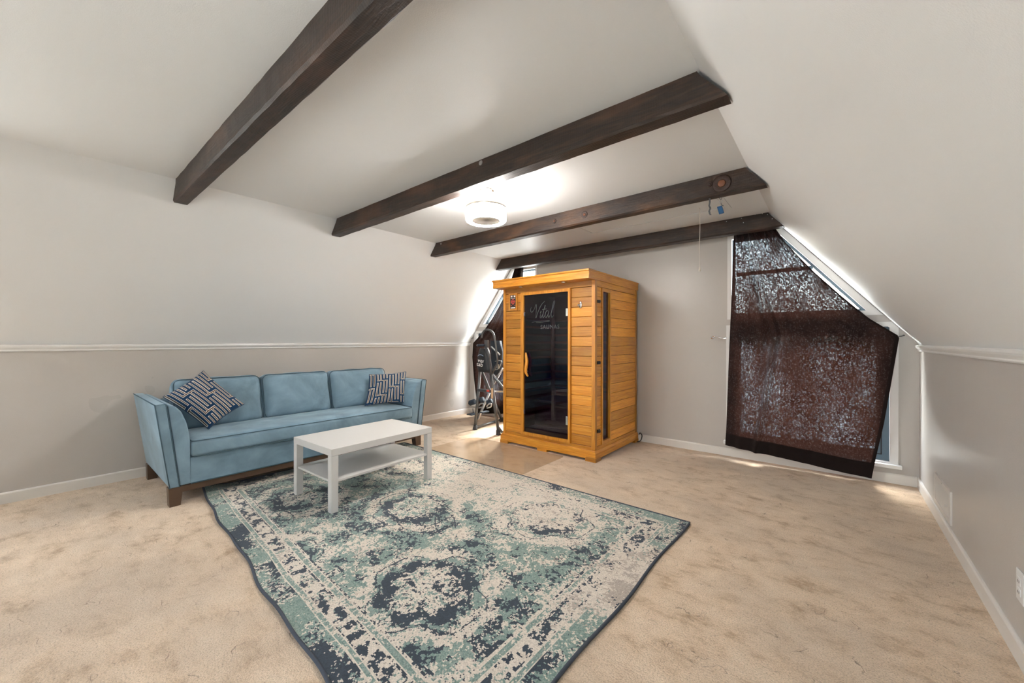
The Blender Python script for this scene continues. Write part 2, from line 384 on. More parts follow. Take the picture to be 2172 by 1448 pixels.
# window outlines on the end wall (right hand pair; the left hand pair is its mirror)
UP_OUT = [(-0.875, 1.450), (0.330, 1.450), (-0.393, 2.335), (-0.875, 2.335)]
UP_IN = [(-0.842, 1.487), (0.236, 1.487), (-0.425, 2.300), (-0.842, 2.300)]
LO_OUT = [(-0.885, 0.165), (0.426, 0.165), (0.426, 1.336), (0.384, 1.388), (-0.885, 1.388)]
LO_IN = [(-0.852, 0.172), (0.379, 0.172), (0.379, 1.340), (0.366, 1.355), (-0.852, 1.355)]
def mir(P): return [(2*XM-x, z) for x, z in P][::-1]
HOLES = [UP_IN, LO_IN, mir(UP_IN), mir(LO_IN)]
def gable_wall(name, yw, sg, label, holes):
    outer = [(XL-0.12, -0.05), (XR+0.12, -0.05), (XR+0.12, ZS), (XCR+0.08, ZC+0.1), (XCL-0.08, ZC+0.1), (XL-0.12, ZS)]
    loops = [outer]+holes
    flat = [p for l in loops for p in l]
    tris = tessellate_polygon([[Vector((x, z, 0)) for x, z in l] for l in loops])
    n = len(flat); mb = MB()
    mb.add([(x, yw, z) for x, z in flat]+[(x, yw+sg*0.14, z) for x, z in flat], [t for t in tris]+[tuple(i+n for i in t[::-1]) for t in tris])
    for l in loops:
        m = len(l)
        mb.add([(x, yw, z) for x, z in l]+[(x, yw+sg*0.14, z) for x, z in l], [(i, (i+1) % m, m+(i+1) % m, m+i) for i in range(m)])
    return mb.build(name, M_WALL, label=label, kind='structure')
gable_wall('wall_end', YE, 1, 'greige gable wall with four windows behind the sauna', HOLES)
gable_wall('wall_back', YB, -1, 'greige gable wall opposite the sauna with two windows added for fill light', HOLES[:2])  # rear openings are added to let in fill daylight

def inset(P, d):
    n = len(P); c = Vector((sum(p[0] for p in P)/n, sum(p[1] for p in P)/n)); out = []
    for i in range(n):
        a, b, e = Vector(P[i-1]), Vector(P[i]), Vector(P[(i+1) % n])
        d1 = (b-a).normalized(); d2 = (e-b).normalized()
        n1 = Vector((-d1.y, d1.x)); n2 = Vector((-d2.y, d2.x))
        if n1.dot(c-a) < 0: n1 = -n1
        if n2.dot(c-b) < 0: n2 = -n2
        bis = (n1+n2); bis.normalize(); out.append(tuple(b+bis*(d/max(0.3, bis.dot(n1)))))
    return out
def window(idx, out, inn, upper, mirror, label, yw=YE, sg=1):
    def yr(a, b): return sorted((yw+sg*a, yw+sg*b))
    if mirror: out, inn = mir(out), mir(inn)
    sx = (lambda x: 2*XM-x) if mirror else (lambda x: x)
    root = empty('window_%d' % idx, (sx(-0.25), yw, inn[0][1]), label, kind='structure')
    MB().ring(out, inn, *yr(-0.016, 0.001)).build('casing', M_TRIM, root)
    MB().ring(inn, inset(inn, 0.006), *yr(-0.014, 0.12)).build('jamb_liner', M_TRIM, root)
    a = inset(inn, 0.006); b = inset(a, 0.016 if upper else 0.045); MB().ring(a, b, *yr(0.035, 0.09)).build('sash', M_SASH, root)
    c = inset(b, 0.004 if upper else 0.008); MB().ring(b, c, *yr(0.045, 0.085)).build('gasket', M_GASKET, root)
    if upper:
        zm = 1.928
        # inner sash of two lights with a rail between
        xh = lambda z: c_lin(c, z, mirror)
        MB().box(min(sx(-0.80), xh(zm)), max(sx(-0.80), xh(zm)), *yr(0.04, 0.085), zm-0.017, zm+0.017).build('glazing_bar', M_SASH, root)
        lo = clip(c, zm-0.017, False); hi = clip(c, zm+0.017, True)
        MB().prism(lo, *yr(0.058, 0.063)).build('pane', M_PANE, root)
        MB().prism(hi, *yr(0.058, 0.063)).build('pane', M_PANE, root)
    else:
        d = inset(c, 0.032); MB().ring(c, d, *yr(0.05, 0.08)).build('inner_sash', M_SASH, root)
        MB().prism(d, *yr(0.060, 0.065)).build('pane', M_PANE, root)
        x0, x1 = sorted((sx(-0.905), sx(0.447)))
        MB().box(x0, x1, *yr(-0.055, 0.02), 0.135, 0.166, 0.004).build('sill', M_TRIM, root)
    return root
def c_lin(P, z, mirror):
    xs = []
    n = len(P)
    for i in range(n):
        (x0, z0), (x1, z1) = P[i], P[(i+1) % n]
        if (z0-z)*(z1-z) < 0: xs.append(x0+(x1-x0)*(z-z0)/(z1-z0))
    return min(xs) if mirror else max(xs)
def clip(P, z, above):
    out = []; n = len(P)
    for i in range(n):
        a, b = P[i], P[(i+1) % n]; ina = (a[1] >= z) == above; inb = (b[1] >= z) == above
        if ina: out.append(a)
        if ina != inb: t = (z-a[1])/(b[1]-a[1]); out.append((a[0]+(b[0]-a[0])*t, z))
    return out
window(1, UP_OUT, UP_IN, True, False, 'slanted upper window behind the wide brown curtain')
window(2, LO_OUT, LO_IN, False, False, 'tall lower window behind the wide brown curtain')
window(3, UP_OUT, UP_IN, True, True, 'slanted upper window behind the wooden sauna')
window(4, LO_OUT, LO_IN, False, True, 'lower window behind the inversion table')
window(5, UP_OUT, UP_IN, True, False, 'slanted window added for fill light in the gable opposite the sauna', YB, -1)  # unseen window, added for daylight from behind the camera
window(6, LO_OUT, LO_IN, False, False, 'tall window added for fill light in the gable opposite the sauna', YB, -1)  # lower half of the added rear pair, also for fill light

# baseboards and chair rails
BH, BT = 0.084, 0.013
bprof = [(0, 0), (BT, 0), (BT, BH-0.01), (BT-0.004, BH-0.002), (BT-0.009, BH), (0, BH)]
MB().prism([(XL+a, z) for a, z in bprof], YB, YE).build('baseboard_left', M_BASE, label='cream baseboard along the knee wall behind the sofa', kind='structure')
MB().prism([(XR-a, z) for a, z in bprof], YB, YE).build('baseboard_right', M_BASE, label='cream baseboard under the wall vent', kind='structure')
MB().prism([(YE-a, z) for a, z in bprof], XL+BT, XR-BT, 'x').build('baseboard_end', M_BASE, label='cream baseboard under the windows', kind='structure')
rprof = [(0, 1.136), (0.010, 1.136), (0.014, 1.143), (0.012, 1.150), (0.017, 1.156), (0.026, 1.166), (0.030, 1.176), (0.028, 1.186), (0.018, 1.190), (0, 1.190)]
MB().prism([(XL+a, z) for a, z in rprof], YB, YE-0.001).build('trim_1', M_TRIM, label='white moulded chair rail above the sofa', kind='structure')
MB().prism([(XR-a, z) for a, z in rprof], YB, YE-0.001).build('trim_2', M_TRIM, label='white moulded chair rail above the wall vent', kind='structure')
MB().box(-1500, 1500, -1500, 1500, -3.4, -3.2).build('ground', M_GRASS, label='pale gravel yard outside below the windows', kind='structure')

# ================================================================== BEAMS
def beam(y0, y1, mat, label, seed):
    rnd = random.Random(seed); n = 46; mb = MB(); vs = []; fs = []
    g = 0.012
    for i in range(n+1):
        t = i/n
        xt = (XCL+g)+((XCR-g)-(XCL+g))*t; xb = (slope_x_l(ZBM)+g)+((slope_x_r(ZBM)-g)-(slope_x_l(ZBM)+g))*t
        j = lambda a: rnd.uniform(-a, a)
        e = 0.0014
        ring = [(xt, y0+j(e), ZC-0.001), (xb*0.15+xt*0.85, y0+j(e), ZC-0.03), (xb*0.9+xt*0.1, y0+j(e), ZBM+0.012+j(e)), (xb, y0+0.010+j(e), ZBM+j(e)*0.8),
                (xb, y1-0.010+j(e), ZBM+j(e)*0.8), (xb*0.9+xt*0.1, y1+j(e), ZBM+0.012+j(e)), (xb*0.15+xt*0.85, y1+j(e), ZC-0.03), (xt, y1+j(e), ZC-0.001)]
        vs += ring
    m = 8
    for i in range(n):
        for k in range(m):
            fs.append((i*m+k, i*m+(k+1) % m, (i+1)*m+(k+1) % m, (i+1)*m+k))
    fs += [tuple(range(m)), tuple(n*m+k for k in range(m))]
    mb.add(vs, fs)
    root = empty('ceiling_beam', ((XCL+XCR)/2, (y0+y1)/2, ZBM), label, 'beam', 'dark beams across the ceiling')
    mb.build('timber', mat, root)
    return root
B = [(0.6555, 0.7532), (1.878, 1.9802), (3.1261, 3.2224), (4.3548, 4.4616)]
b1 = beam(*B[0], M_BEAM, 'dark rough-sawn ceiling beam passing over the sofa, farthest from the sauna', 1)
b2 = beam(*B[1], M_BEAM, 'dark rough-sawn ceiling beam right beside the lit ring lamp, with a pale plug', 2)
b3 = beam(*B[2], M_BEAM_RED, 'reddish brown ceiling beam with a large round knot and keys hanging under it', 3)
b4 = beam(*B[3], M_BEAM, 'dark ceiling beam right above the wide brown curtain and the sauna', 4)
def knot(root, u, v, y, r, mat_in, mat_out):
    c = ony(u, v, y); mb = MB(); mb.lathe([(r, -0.004), (r*0.9, -0.007), (r*0.62, -0.005), (0.0, -0.003)][::-1], (c.x, c.y, c.z), 20, 'y'); k = mb.build('knot', mat_out, root)
    MB().lathe([(r*0.45, -0.004), (r*0.36, -0.0085), (0, -0.0075)][::-1], (c.x, c.y, c.z), 14, 'y').build('knot_heart', mat_in, k)
M_KNOT = plain('dark_knot_wood', (0.030, 0.013, 0.008), 0.5, var=0.6, nscale=60, bump=0.5, bscale=90)
M_KNOTIN = plain('orange_knot_heart', (0.16, 0.055, 0.022), 0.45, var=0.6, nscale=70, bump=0.5, bscale=90)
knot(b3, 1531, 389, B[2][0], 0.062, M_KNOTIN, M_KNOT)
knot(b3, 1240, 455, B[2][0], 0.030, M_KNOTIN, M_KNOT)
knot(b3, 1505, 391, B[2][0], 0.020, M_KNOT, M_KNOT)
knot(b3, 1176, 469, B[2][0], 0.022, M_KNOTIN, M_KNOT)
M_PLUG = plain('grey_filler', (0.30, 0.29, 0.28), 0.6, var=0.1)
c = ony(1021, 346, B[1][0]); MB().lathe([(0.017, -0.006), (0.014, -0.009), (0, -0.009)][::-1], c, 18, 'y').build('filler_plug', M_PLUG, b2)
c = ony(936, 517, B[2][0]); MB().lathe([(0.012, -0.005), (0.010, -0.008), (0, -0.008)][::-1], c, 18, 'y').build('filler_plug', M_PLUG, b3)
for u, v in ((1602, 455), (1617, 453), (1628, 455), (1638, 464), (1541, 470), (1573, 463), (1577, 472)):
    c = ony(u, v, B[3][0]); MB().lathe([(0.004, -0.004), (0.003, -0.008), (0, -0.008)][::-1], c, 8, 'y').build('nail_head', M_WHITE, b4)

# ================================================================== CEILING LAMPS
M_DIFF = emitter('lit_opal_diffuser', (1.0, 0.965, 0.93), LAMP_EMIT)
M_DIFFB = emitter('lit_opal_diffuser_face', (1.0, 0.965, 0.93), LAMP_EMIT*1.9)
def ring_lamp(x, y, label):
    root = empty('ceiling_lamp', (x, y, ZC), label, 'lamp')
    MB().lathe([(0, ZC-0.028), (0.052, ZC-0.028), (0.062, ZC-0.022), (0.062, ZC), (0, ZC)], (x, y, 0), 40).build('canopy', M_NICKEL, root)
    z1 = 2.283
    MB().lathe([(0.110, z1-0.022), (0.160, z1-0.022), (0.160, z1), (0.110, z1), (0.110, z1-0.022)], (x, y, 0), 56).build('ring_frame', M_NICKEL, root)
    MB().lathe([(0.111, z1-0.022), (0.111, z1-0.108), (0.118, z1-0.112), (0.152, z1-0.112), (0.1605, z1-0.108), (0.1605, z1-0.0225), (0.111, z1-0.022)], (x, y, 0), 64).build('diffuser', M_DIFF, root)
    MB().lathe([(0.116, z1-0.1125), (0.116, z1-0.116), (0.154, z1-0.116), (0.154, z1-0.1125), (0.116, z1-0.1125)], (x, y, 0), 64).build('diffuser_face', M_DIFFB, root)
    MB().lathe([(0.1080, z1-0.114), (0.1108, z1-0.114), (0.1108, z1-0.001), (0.1080, z1-0.001), (0.1080, z1-0.114)], (x, y, 0), 56).build('inner_sleeve', M_NICKEL, root)
    for k in range(3):
        a = math.radians(20+120*k); c, s = math.cos(a), math.sin(a)
        arm = MB()
        p0 = Vector((x+0.046*c, y+0.046*s, ZC-0.026)); p1 = Vector((x+0.140*c, y+0.140*s, z1))
        t = Vector((-s, c, 0))*0.009; nn = (p1-p0).normalized().cross(t).normalized()*0.003
        arm.add([p0-t-nn, p0+t-nn, p0+t+nn, p0-t+nn, p1-t-nn, p1+t-nn, p1+t+nn, p1-t+nn], [(0, 1, 2, 3), (4, 7, 6, 5), (0, 4, 5, 1), (1, 5, 6, 2), (2, 6, 7, 3), (3, 7, 4, 0)])
        arm.build('arm', M_NICKEL, root)
        MB().lathe([(0, z1+0.012), (0.007, z1+0.012), (0.007, z1), (0, z1)], (p1.x, p1.y, 0), 10).build('thumb_screw', M_NICKEL, root)
    return root
ring_lamp(-2.13, 2.26, 'lit round ring lamp hanging between the ceiling beams above the coffee table')

# attic hatch, cord, keys
hx0, hx1, hy0, hy1 = -2.13, -0.717, 3.30, 3.99
root = empty('attic_hatch', ((hx0+hx1)/2, (hy0+hy1)/2, ZC), 'white attic hatch set in the ceiling between two beams', 'hatch')
MB().box(hx0+0.05, hx1-0.05, hy0+0.05, hy1-0.05, ZC-0.003, ZC).build('panel', M_CEIL, root)
MB().ring([(hx0, hy0), (hx1, hy0), (hx1, hy1), (hx0, hy1)], [(hx0+0.045, hy0+0.045), (hx1-0.045, hy0+0.045), (hx1-0.045, hy1-0.045), (hx0+0.045, hy1-0.045)], ZC-0.007, ZC, 'z').build('frame', M_CEIL, root)
root = empty('pull_cord', (-0.936, 3.8, ZC), 'thin cream pull cord with small knob hanging from the attic hatch', 'cord')
MB().tube(smoothpath([(-0.936, 3.8, ZC-0.006), (-0.934, 3.8, 2.25), (-0.938, 3.8, 2.05), (-0.935, 3.8, 1.89)], 5), 0.0026, 6).build('string', M_CORD, root)
MB().lathe([(0, 1.893), (0.006, 1.888), (0.011, 1.862), (0.010, 1.850), (0, 1.848)], (-0.935, 3.8, 0), 14).build('knob', M_CORD, root)
root = empty('key_ring', (-0.638, 3.17, ZBM), 'blue key tag on a ring hanging under the knotted beam', 'keys')
MB().tube([(-0.645, 3.17, ZBM+0.004), (-0.645, 3.17, 2.262), (-0.638, 3.17, 2.25), (-0.630, 3.17, 2.262), (-0.632, 3.17, 2.270)], 0.0025, 6).build('cup_hook', M_GUN, root)
MB().tube([(-0.638+0.012*math.cos(a*PI/8), 3.17, 2.240+0.012*math.sin(a*PI/8)) for a in range(16)], 0.0018, 6, closed=True).build('split_ring', M_STEEL, root)
MB().tube(smoothpath([(-0.638, 3.17, 2.23), (-0.634, 3.172, 2.215), (-0.622, 3.172, 2.205)], 4), 0.003, 6).build('cord_loop', M_GUN, root)
RM = Matrix.Translation((-0.640, 3.172, 2.178)) @ Matrix.Rotation(math.radians(-14), 4, 'Y') @ Matrix.Rotation(math.radians(25), 4, 'Z')
MB().box(-0.017, 0.017, -0.004, 0.004, -0.030, 0.030, 0.003, 2, RM).build('tag', M_BLUETAG, root)
MB().box(-0.011, 0.011, -0.0046, 0.0046, -0.022, 0.018, 0.001, 1, RM).build('tag_label', plain('blue_tag_insert', (0.02, 0.11, 0.26), 0.3), root)
root = empty('hanging_strap', (-0.713, 3.17, ZBM), 'thin grey metal strap hanging under the beam beside the blue key tag', 'strap')
mb = MB(); pth = [(-0.713, ZBM+0.002), (-0.712, 2.25), (-0.716, 2.225), (-0.708, 2.205), (-0.716, 2.185), (-0.712, 2.165), (-0.706, 2.155)]
vs = []; fs = []
for x, z in pth: vs += [(x-0.006, 3.169, z), (x+0.006, 3.169, z), (x+0.006, 3.1715, z), (x-0.006, 3.1715, z)]
for i in range(len(pth)-1):
    for k in range(4): fs.append((i*4+k, i*4+(k+1) % 4, i*4+4+(k+1) % 4, i*4+4+k))
fs += [(0, 1, 2, 3), tuple(len(vs)-4+k for k in range(4))]
mb.add(vs, fs).build('strip', M_GUN, root)

# ================================================================== SAUNA
SX0, SX1, SY0, SY1, SZ1 = -3.075, -1.855, 3.570, 4.645, 1.838
sauna = empty('sauna_cabin', ((SX0+SX1)/2, (SY0+SY1)/2, 0), 'honey coloured cedar sauna cabin with a dark glass door standing against the gable wall', 'sauna')
def sp(name, mb, mat=None, parent=None): return mb.build(name, mat or M_CEDAR, parent or sauna)
# plinth and feet
pl = MB(); pl.prism([(SX0-0.025, 0.026), (SX1+0.015, 0.026), (SX1+0.015, 0.085), (SX1+0.004, 0.112), (SX0-0.010, 0.112), (SX0-0.025, 0.085)], SY0-0.022, SY1+0.01, 'y', 0.003); sp('plinth', pl)
for x0, x1, y0, y1 in ((SX0-0.03, SX0+0.09, SY0-0.026, SY0+0.10), (SX1-0.10, SX1+0.019, SY0-0.026, SY0+0.10), (SX1-0.10, SX1+0.019, SY1-0.10, SY1+0.012), (SX0-0.03, SX0+0.09, SY1-0.10, SY1+0.012), (-2.56, -2.43, SY0-0.024, SY0+0.06)):
    sp('foot', MB().prism([(x0, 0), (x1, 0), (x1, 0.03), (x1-0.012, 0.046), (x0+0.012, 0.046), (x0, 0.03)], y0, y1, 'y', 0.002))
# posts
for x0, x1 in ((SX0, SX0+0.034), (SX1-0.040, SX1)):
    sp('corner_post', MB().box(x0, x1, SY0-0.004, SY0+0.042, 0.100, SZ1, 0.003), M_CEDARV)
for x0, x1 in ((SX0, SX0+0.04), (SX1-0.036, SX1+0.003)):
    sp('corner_post', MB().box(x0, x1, SY1-0.036, SY1, 0.100, SZ1, 0.003), M_CEDARV)
# front rails and planks
sp('bottom_rail', MB().box(SX0+0.035, SX1-0.041, SY0+0.002, SY0+0.03, 0.105, 0.144, 0.003))
sp('header_rail', MB().box(SX0+0.035, SX1-0.041, SY0, SY0+0.03, 1.777, SZ1, 0.003))
def planks(z0, z1, pitch, fn):
    n = round((z1-z0)/pitch); h = (z1-z0)/n
    for i in range(n): fn(z0+i*h+0.0010, z0+(i+1)*h-0.0010, i)
for x0, x1 in ((SX0+0.035, -2.802), (-2.135, SX1-0.041)):
    planks(0.146, 1.775, 0.102, lambda a, b, i: sp('plank', MB().box(x0, x1, SY0+0.004, SY0+0.024, a, b, 0.006, 2)))
# right side
WY0, WY1, WZ0, WZ1 = 3.712, 3.918, 0.160, 1.758
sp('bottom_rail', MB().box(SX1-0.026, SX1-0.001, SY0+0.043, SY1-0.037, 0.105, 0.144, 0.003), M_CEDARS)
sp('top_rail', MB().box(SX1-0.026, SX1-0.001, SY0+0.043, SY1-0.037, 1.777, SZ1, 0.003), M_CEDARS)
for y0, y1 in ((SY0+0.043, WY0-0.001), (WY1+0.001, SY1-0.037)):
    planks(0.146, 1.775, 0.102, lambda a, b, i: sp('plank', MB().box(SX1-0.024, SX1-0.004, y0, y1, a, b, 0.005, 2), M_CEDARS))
sf = sp('side_window_frame', MB().ring([(WY0, WZ0-0.013), (WY1, WZ0-0.013), (WY1, WZ1+0.013), (WY0, WZ1+0.013)], [(WY0+0.022, WZ0+0.022), (WY1-0.022, WZ0+0.022), (WY1-0.022, WZ1-0.022), (WY0+0.022, WZ1-0.022)], SX1-0.034, SX1+0.006, 'x'), M_CEDARV)
sp('side_glass', MB().box(SX1-0.022, SX1-0.017, WY0+0.02, WY1-0.02, WZ0+0.02, WZ1-0.02), M_TINT)
# left, back, floor, bench and heaters inside
sp('left_panel', MB().box(SX0+0.004, SX0+0.028, SY0+0.042, SY1-0.036, 0.105, SZ1)); sp('back_panel', MB().box(SX0+0.04, SX1-0.036, SY1-0.03, SY1-0.01, 0.105, SZ1), M_CEDARIN)
sp('floor_panel', MB().box(SX0+0.03, SX1-0.03, SY0+0.03, SY1-0.03, 0.10, 0.118), M_CEDARIN)
sp('bench_seat', MB().box(SX0+0.03, SX1-0.05, 4.13, SY1-0.03, 0.43, 0.46, 0.004), M_CEDARIN)
sp('bench_front', MB().box(SX0+0.03, SX1-0.05, 4.17, 4.19, 0.118, 0.43), M_CEDARIN)
M_HEAT = plain('dark_carbon_heater', (0.012, 0.013, 0.018), 0.5, var=0.2)
xs0 = ony(1172, 750, 4.58).x
for x0, x1 in ((SX0+0.09, xs0-0.04), (xs0+0.04, SX1-0.10)):
    h = sp('heater_panel', MB().box(x0, x1, SY1-0.05, SY1-0.03, 0.56, 1.50), M_HEAT)
    for i in range(10):
        z = 0.60+i*0.1; sp('heater_slat', MB().box(x0, x1, SY1-0.066, SY1-0.05, z-0.014, z+0.014, 0.003), M_CEDARIN, h)
h = sp('heater_panel', MB().box(SX0+0.028, SX0+0.046, 3.72, 4.52, 0.56, 1.50), M_HEAT)
for i in range(10):
    z = 0.60+i*0.1; sp('heater_slat', MB().box(SX0+0.046, SX0+0.062, 3.72, 4.52, z-0.014, z+0.014, 0.003), M_CEDARIN, h)
sp('inner_stile', MB().box(xs0-0.035, xs0+0.035, SY1-0.07, SY1-0.03, 0.46, 1.56, 0.003), M_CEDARIN)
# roof with cornice and two small downlights
RF, RB = 3.416, 4.662
sp('roof', MB().prism([(RF+0.012, 1.836), (RB, 1.836), (RB, 1.93), (RF-0.004, 1.93), (RF-0.004, 1.914), (RF+0.004, 1.906), (RF+0.008, 1.88), (RF+0.002, 1.852), (RF+0.002, 1.838)], -3.110, -1.846, 'x'))
sp('roof_lip', MB().box(-3.116, -1.840, RF-0.010, RB+0.004, 1.913, 1.928, 0.003))
for u, v in ((1105, 606), (1196, 594)):
    c = ony(u, v, 3.49); l = sp('downlight', MB().lathe([(0.016, 1.837), (0.026, 1.837), (0.026, 1.828), (0.016, 1.828), (0.016, 1.837)], (c.x, 3.49, 0), 20), M_CHROME)
# door frame and door
sp('door_frame', MB().ring([(-2.800, 0.144), (-2.137, 0.144), (-2.137, 1.776), (-2.800, 1.776)], [(-2.760, 0.176), (-2.165, 0.176), (-2.165, 1.744), (-2.760, 1.744)], SY0-0.016, SY0+0.03), M_CEDARV)
door = sp('glass_door', MB().box(-2.762, -2.163, SY0+0.002, SY0+0.010, 0.174, 1.746), M_TINT)
for x0, x1, z, h, m in ((-2.196, -2.160, 1.525, 0.042, M_CHROME), (-2.196, -2.160, 0.375, 0.046, M_CHROME), (-2.766, -2.750, 1.525, 0.022, M_CHROME), (-2.766, -2.750, 0.405, 0.022, M_CHROME)):
    hg = MB().box(x0, x1, SY0-0.010, SY0+0.016, z-h, z+h, 0.004).build('hinge', m, door)
for yy, nm, mt in ((SY0-0.028, 'door_handle', M_CEDARV), (SY0+0.040, 'door_handle', M_CEDARV)):
    pts = smoothpath([(-2.722, yy+0.01, 1.085), (-2.708, yy, 1.04), (-2.700, yy, 0.985), (-2.712, yy, 0.91), (-2.712, yy, 0.86), (-2.690, yy+0.012, 0.815)], 5)
    n = len(pts); MB().tube(pts, [0.008+0.011*math.sin(PI*(i+0.6)/(n+0.2)) for i in range(n)], 10).build(nm, mt, door)
for z in (1.03, 0.875):
    MB().tube([(-2.707, SY0-0.026, z), (-2.707, SY0+0.040, z)], 0.006, 8).build('handle_bolt', M_CHROME, door)
# etched lettering on the door
def text_mesh(name, body, size, M, mat, parent, shear=0.0, ext=0.0004, space=1.0, align='CENTER'):
    cu = bpy.data.curves.new(name, 'FONT'); cu.body = body; cu.size = size; cu.shear = shear; cu.extrude = ext; cu.align_x = align; cu.space_character = space
    ob = bpy.data.objects.new(name, cu); COL.objects.link(ob); bpy.context.view_layer.update()
    me = bpy.data.meshes.new_from_object(ob.evaluated_get(bpy.context.evaluated_depsgraph_get()))
    bpy.data.objects.remove(ob); me.transform(M); me.materials.clear(); me.materials.append(mat)
    o = bpy.data.objects.new(name, me); COL.objects.link(o); o.parent = parent
    if parent.parent is None: o.matrix_parent_inverse = Matrix.Translation(parent.location).inverted()
    return o
FRONT = lambda x, y, z: Matrix.Translation((x, y, z)) @ Matrix.Rotation(PI/2, 4, 'X')
tm = text_mesh('etched_lettering', 'SAUNAS', 0.062, FRONT(-2.405, SY0+0.001, 1.355), M_ETCH, door, space=1.12)
strokes = {
 'V': [(-0.16, 0.70), (-0.22, 0.62), (-0.20, 0.45), (-0.08, 0.42), (0.06, 0.62), (0.16, 0.86), (0.20, 0.70), (0.21, 0.35), (0.23, 0.04), (0.36, 0.42), (0.56, 0.82), (0.78, 1.02)],
 'i': [(0.50, 0.30), (0.58, 0.44), (0.55, 0.22), (0.54, 0.06), (0.62, 0.05), (0.70, 0.22)],
 't': [(0.70, 0.22), (0.84, 0.78), (0.76, 0.40), (0.72, 0.10), (0.78, 0.04), (0.88, 0.18)],
 'tbar': [(0.64, 0.52), (0.78, 0.54), (0.96, 0.55)],
 'a': [(1.10, 0.42), (0.98, 0.44), (0.90, 0.26), (0.92, 0.08), (1.00, 0.06), (1.10, 0.24), (1.13, 0.42), (1.11, 0.14), (1.18, 0.05), (1.26, 0.2)],
 'l': [(1.26, 0.20), (1.42, 0.62), (1.50, 0.98), (1.42, 0.94), (1.36, 0.55), (1.34, 0.14), (1.40, 0.04), (1.50, 0.16)],
 'line': [(-0.05, -0.22), (0.5, -0.17), (1.25, -0.16), (0.7, -0.24), (0.25, -0.24)]}
mb = MB()
for k, st in strokes.items():
    s0 = 0.185; pts = smoothpath([(-2.635+x*s0+z*s0*0.10, SY0+0.001, 1.472+z*s0) for x, z in st], 6)
    n = len(pts); mb.tube(pts, [0.0016+0.0022*abs(math.sin(3*PI*i/n)) for i in range(n)], 5)
mb.build('etched_script', M_ETCH, door)
# control panel
cp = sp('control_panel', MB().ring([(-2.988, 1.578), (-2.858, 1.578), (-2.858, 1.782), (-2.988, 1.782)], [(-2.966, 1.600), (-2.880, 1.600), (-2.880, 1.760), (-2.966, 1.760)], SY0-0.008, SY0+0.006), M_CEDARV)
MB().box(-2.967, -2.879, SY0-0.003, SY0+0.003, 1.599, 1.761).build('display', M_BLACK, cp)
yy = SY0-0.004
pcx, pcz = -2.923, 1.682
MB().tube([(pcx+0.023*math.cos(a*PI/12), yy, pcz+0.026*math.sin(a*PI/12)) for a in range(24)], 0.003, 5, closed=True).build('target_ring', M_RED, cp)
for x0, x1, z0, z1 in ((pcx-0.034, pcx+0.034, pcz-0.002, pcz+0.002), (pcx-0.002, pcx+0.002, pcz-0.036, pcz+0.036), (pcx-0.007, pcx+0.007, pcz-0.008, pcz+0.008)):
    MB().box(x0, x1, yy-0.001, yy+0.001, z0, z1).build('target_mark', M_RED, cp)
for x0, x1, z0, z1 in ((-2.956, -2.932, 1.736, 1.754), (-2.912, -2.888, 1.736, 1.754), (-2.958, -2.890, 1.606, 1.616)):
    MB().box(x0, x1, yy-0.001, yy+0.001, z0, z1).build('display_print', M_WHITE, cp)
for i in range(6): MB().box(-2.957+i*0.012, -2.951+i*0.012, yy-0.001, yy+0.001, 1.720, 1.725).build('display_print', M_WHITE, cp)
for x in (-2.950, -2.894): MB().box(x-0.005, x+0.005, yy-0.001, yy+0.001, 1.634, 1.642).build('display_print', M_RED, cp)
# chrome robe hook
hk = ony(1231, 646, SY0)
h = sp('robe_hook', MB().lathe([(0, -0.010), (0.016, -0.008), (0.020, 0.0), (0, 0.002)], (0, 0, 0), 20, 'y'), M_CHROME)
for v in h.data.vertices: v.co = Vector((hk.x+v.co.x, SY0+0.004+v.co.y, hk.z+v.co.z*2.0))
MB().tube(smoothpath([(hk.x, SY0-0.004, hk.z+0.012), (hk.x-0.004, SY0-0.03, hk.z+0.004), (hk.x-0.006, SY0-0.036, hk.z-0.010), (hk.x-0.004, SY0-0.02, hk.z-0.02)], 4), [0.006]*12+[0.009], 8).build('hook_arm', M_CHROME, h)
# buckle latches on the side
for u, v in ((1268, 639), (1268, 769), (1268, 914)):
    c = onx(u, v, SX1)
    l = sp('latch', MB().box(SX1-0.002, SX1+0.012, 3.612, 3.664, c.z-0.016, c.z+0.016, 0.005, 3), M_BLACK)
    MB().lathe([(0, 0.010), (0.013, 0.012), (0.015, 0.022), (0.009, 0.030), (0, 0.031)], (SX1, 3.625, c.z), 14, 'x').build('latch_knob', M_BLACK, l)
    MB().box(SX1+0.012, SX1+0.018, 3.634, 3.658, c.z-0.006, c.z+0.006, 0.002).build('latch_lever', M_GUN, l)
MB().tube(smoothpath([(-1.828, 4.650, 0.085), (-1.812, 4.648, 0.105), (-1.790, 4.646, 0.080), (-1.796, 4.644, 0.035), (-1.812, 4.640, 0.008), (-1.826, 4.600, 0.007)], 6), 0.0055, 8).build('power_cord', M_BLACK, label='short black power cord looping out behind the sauna corner', cat='cord')

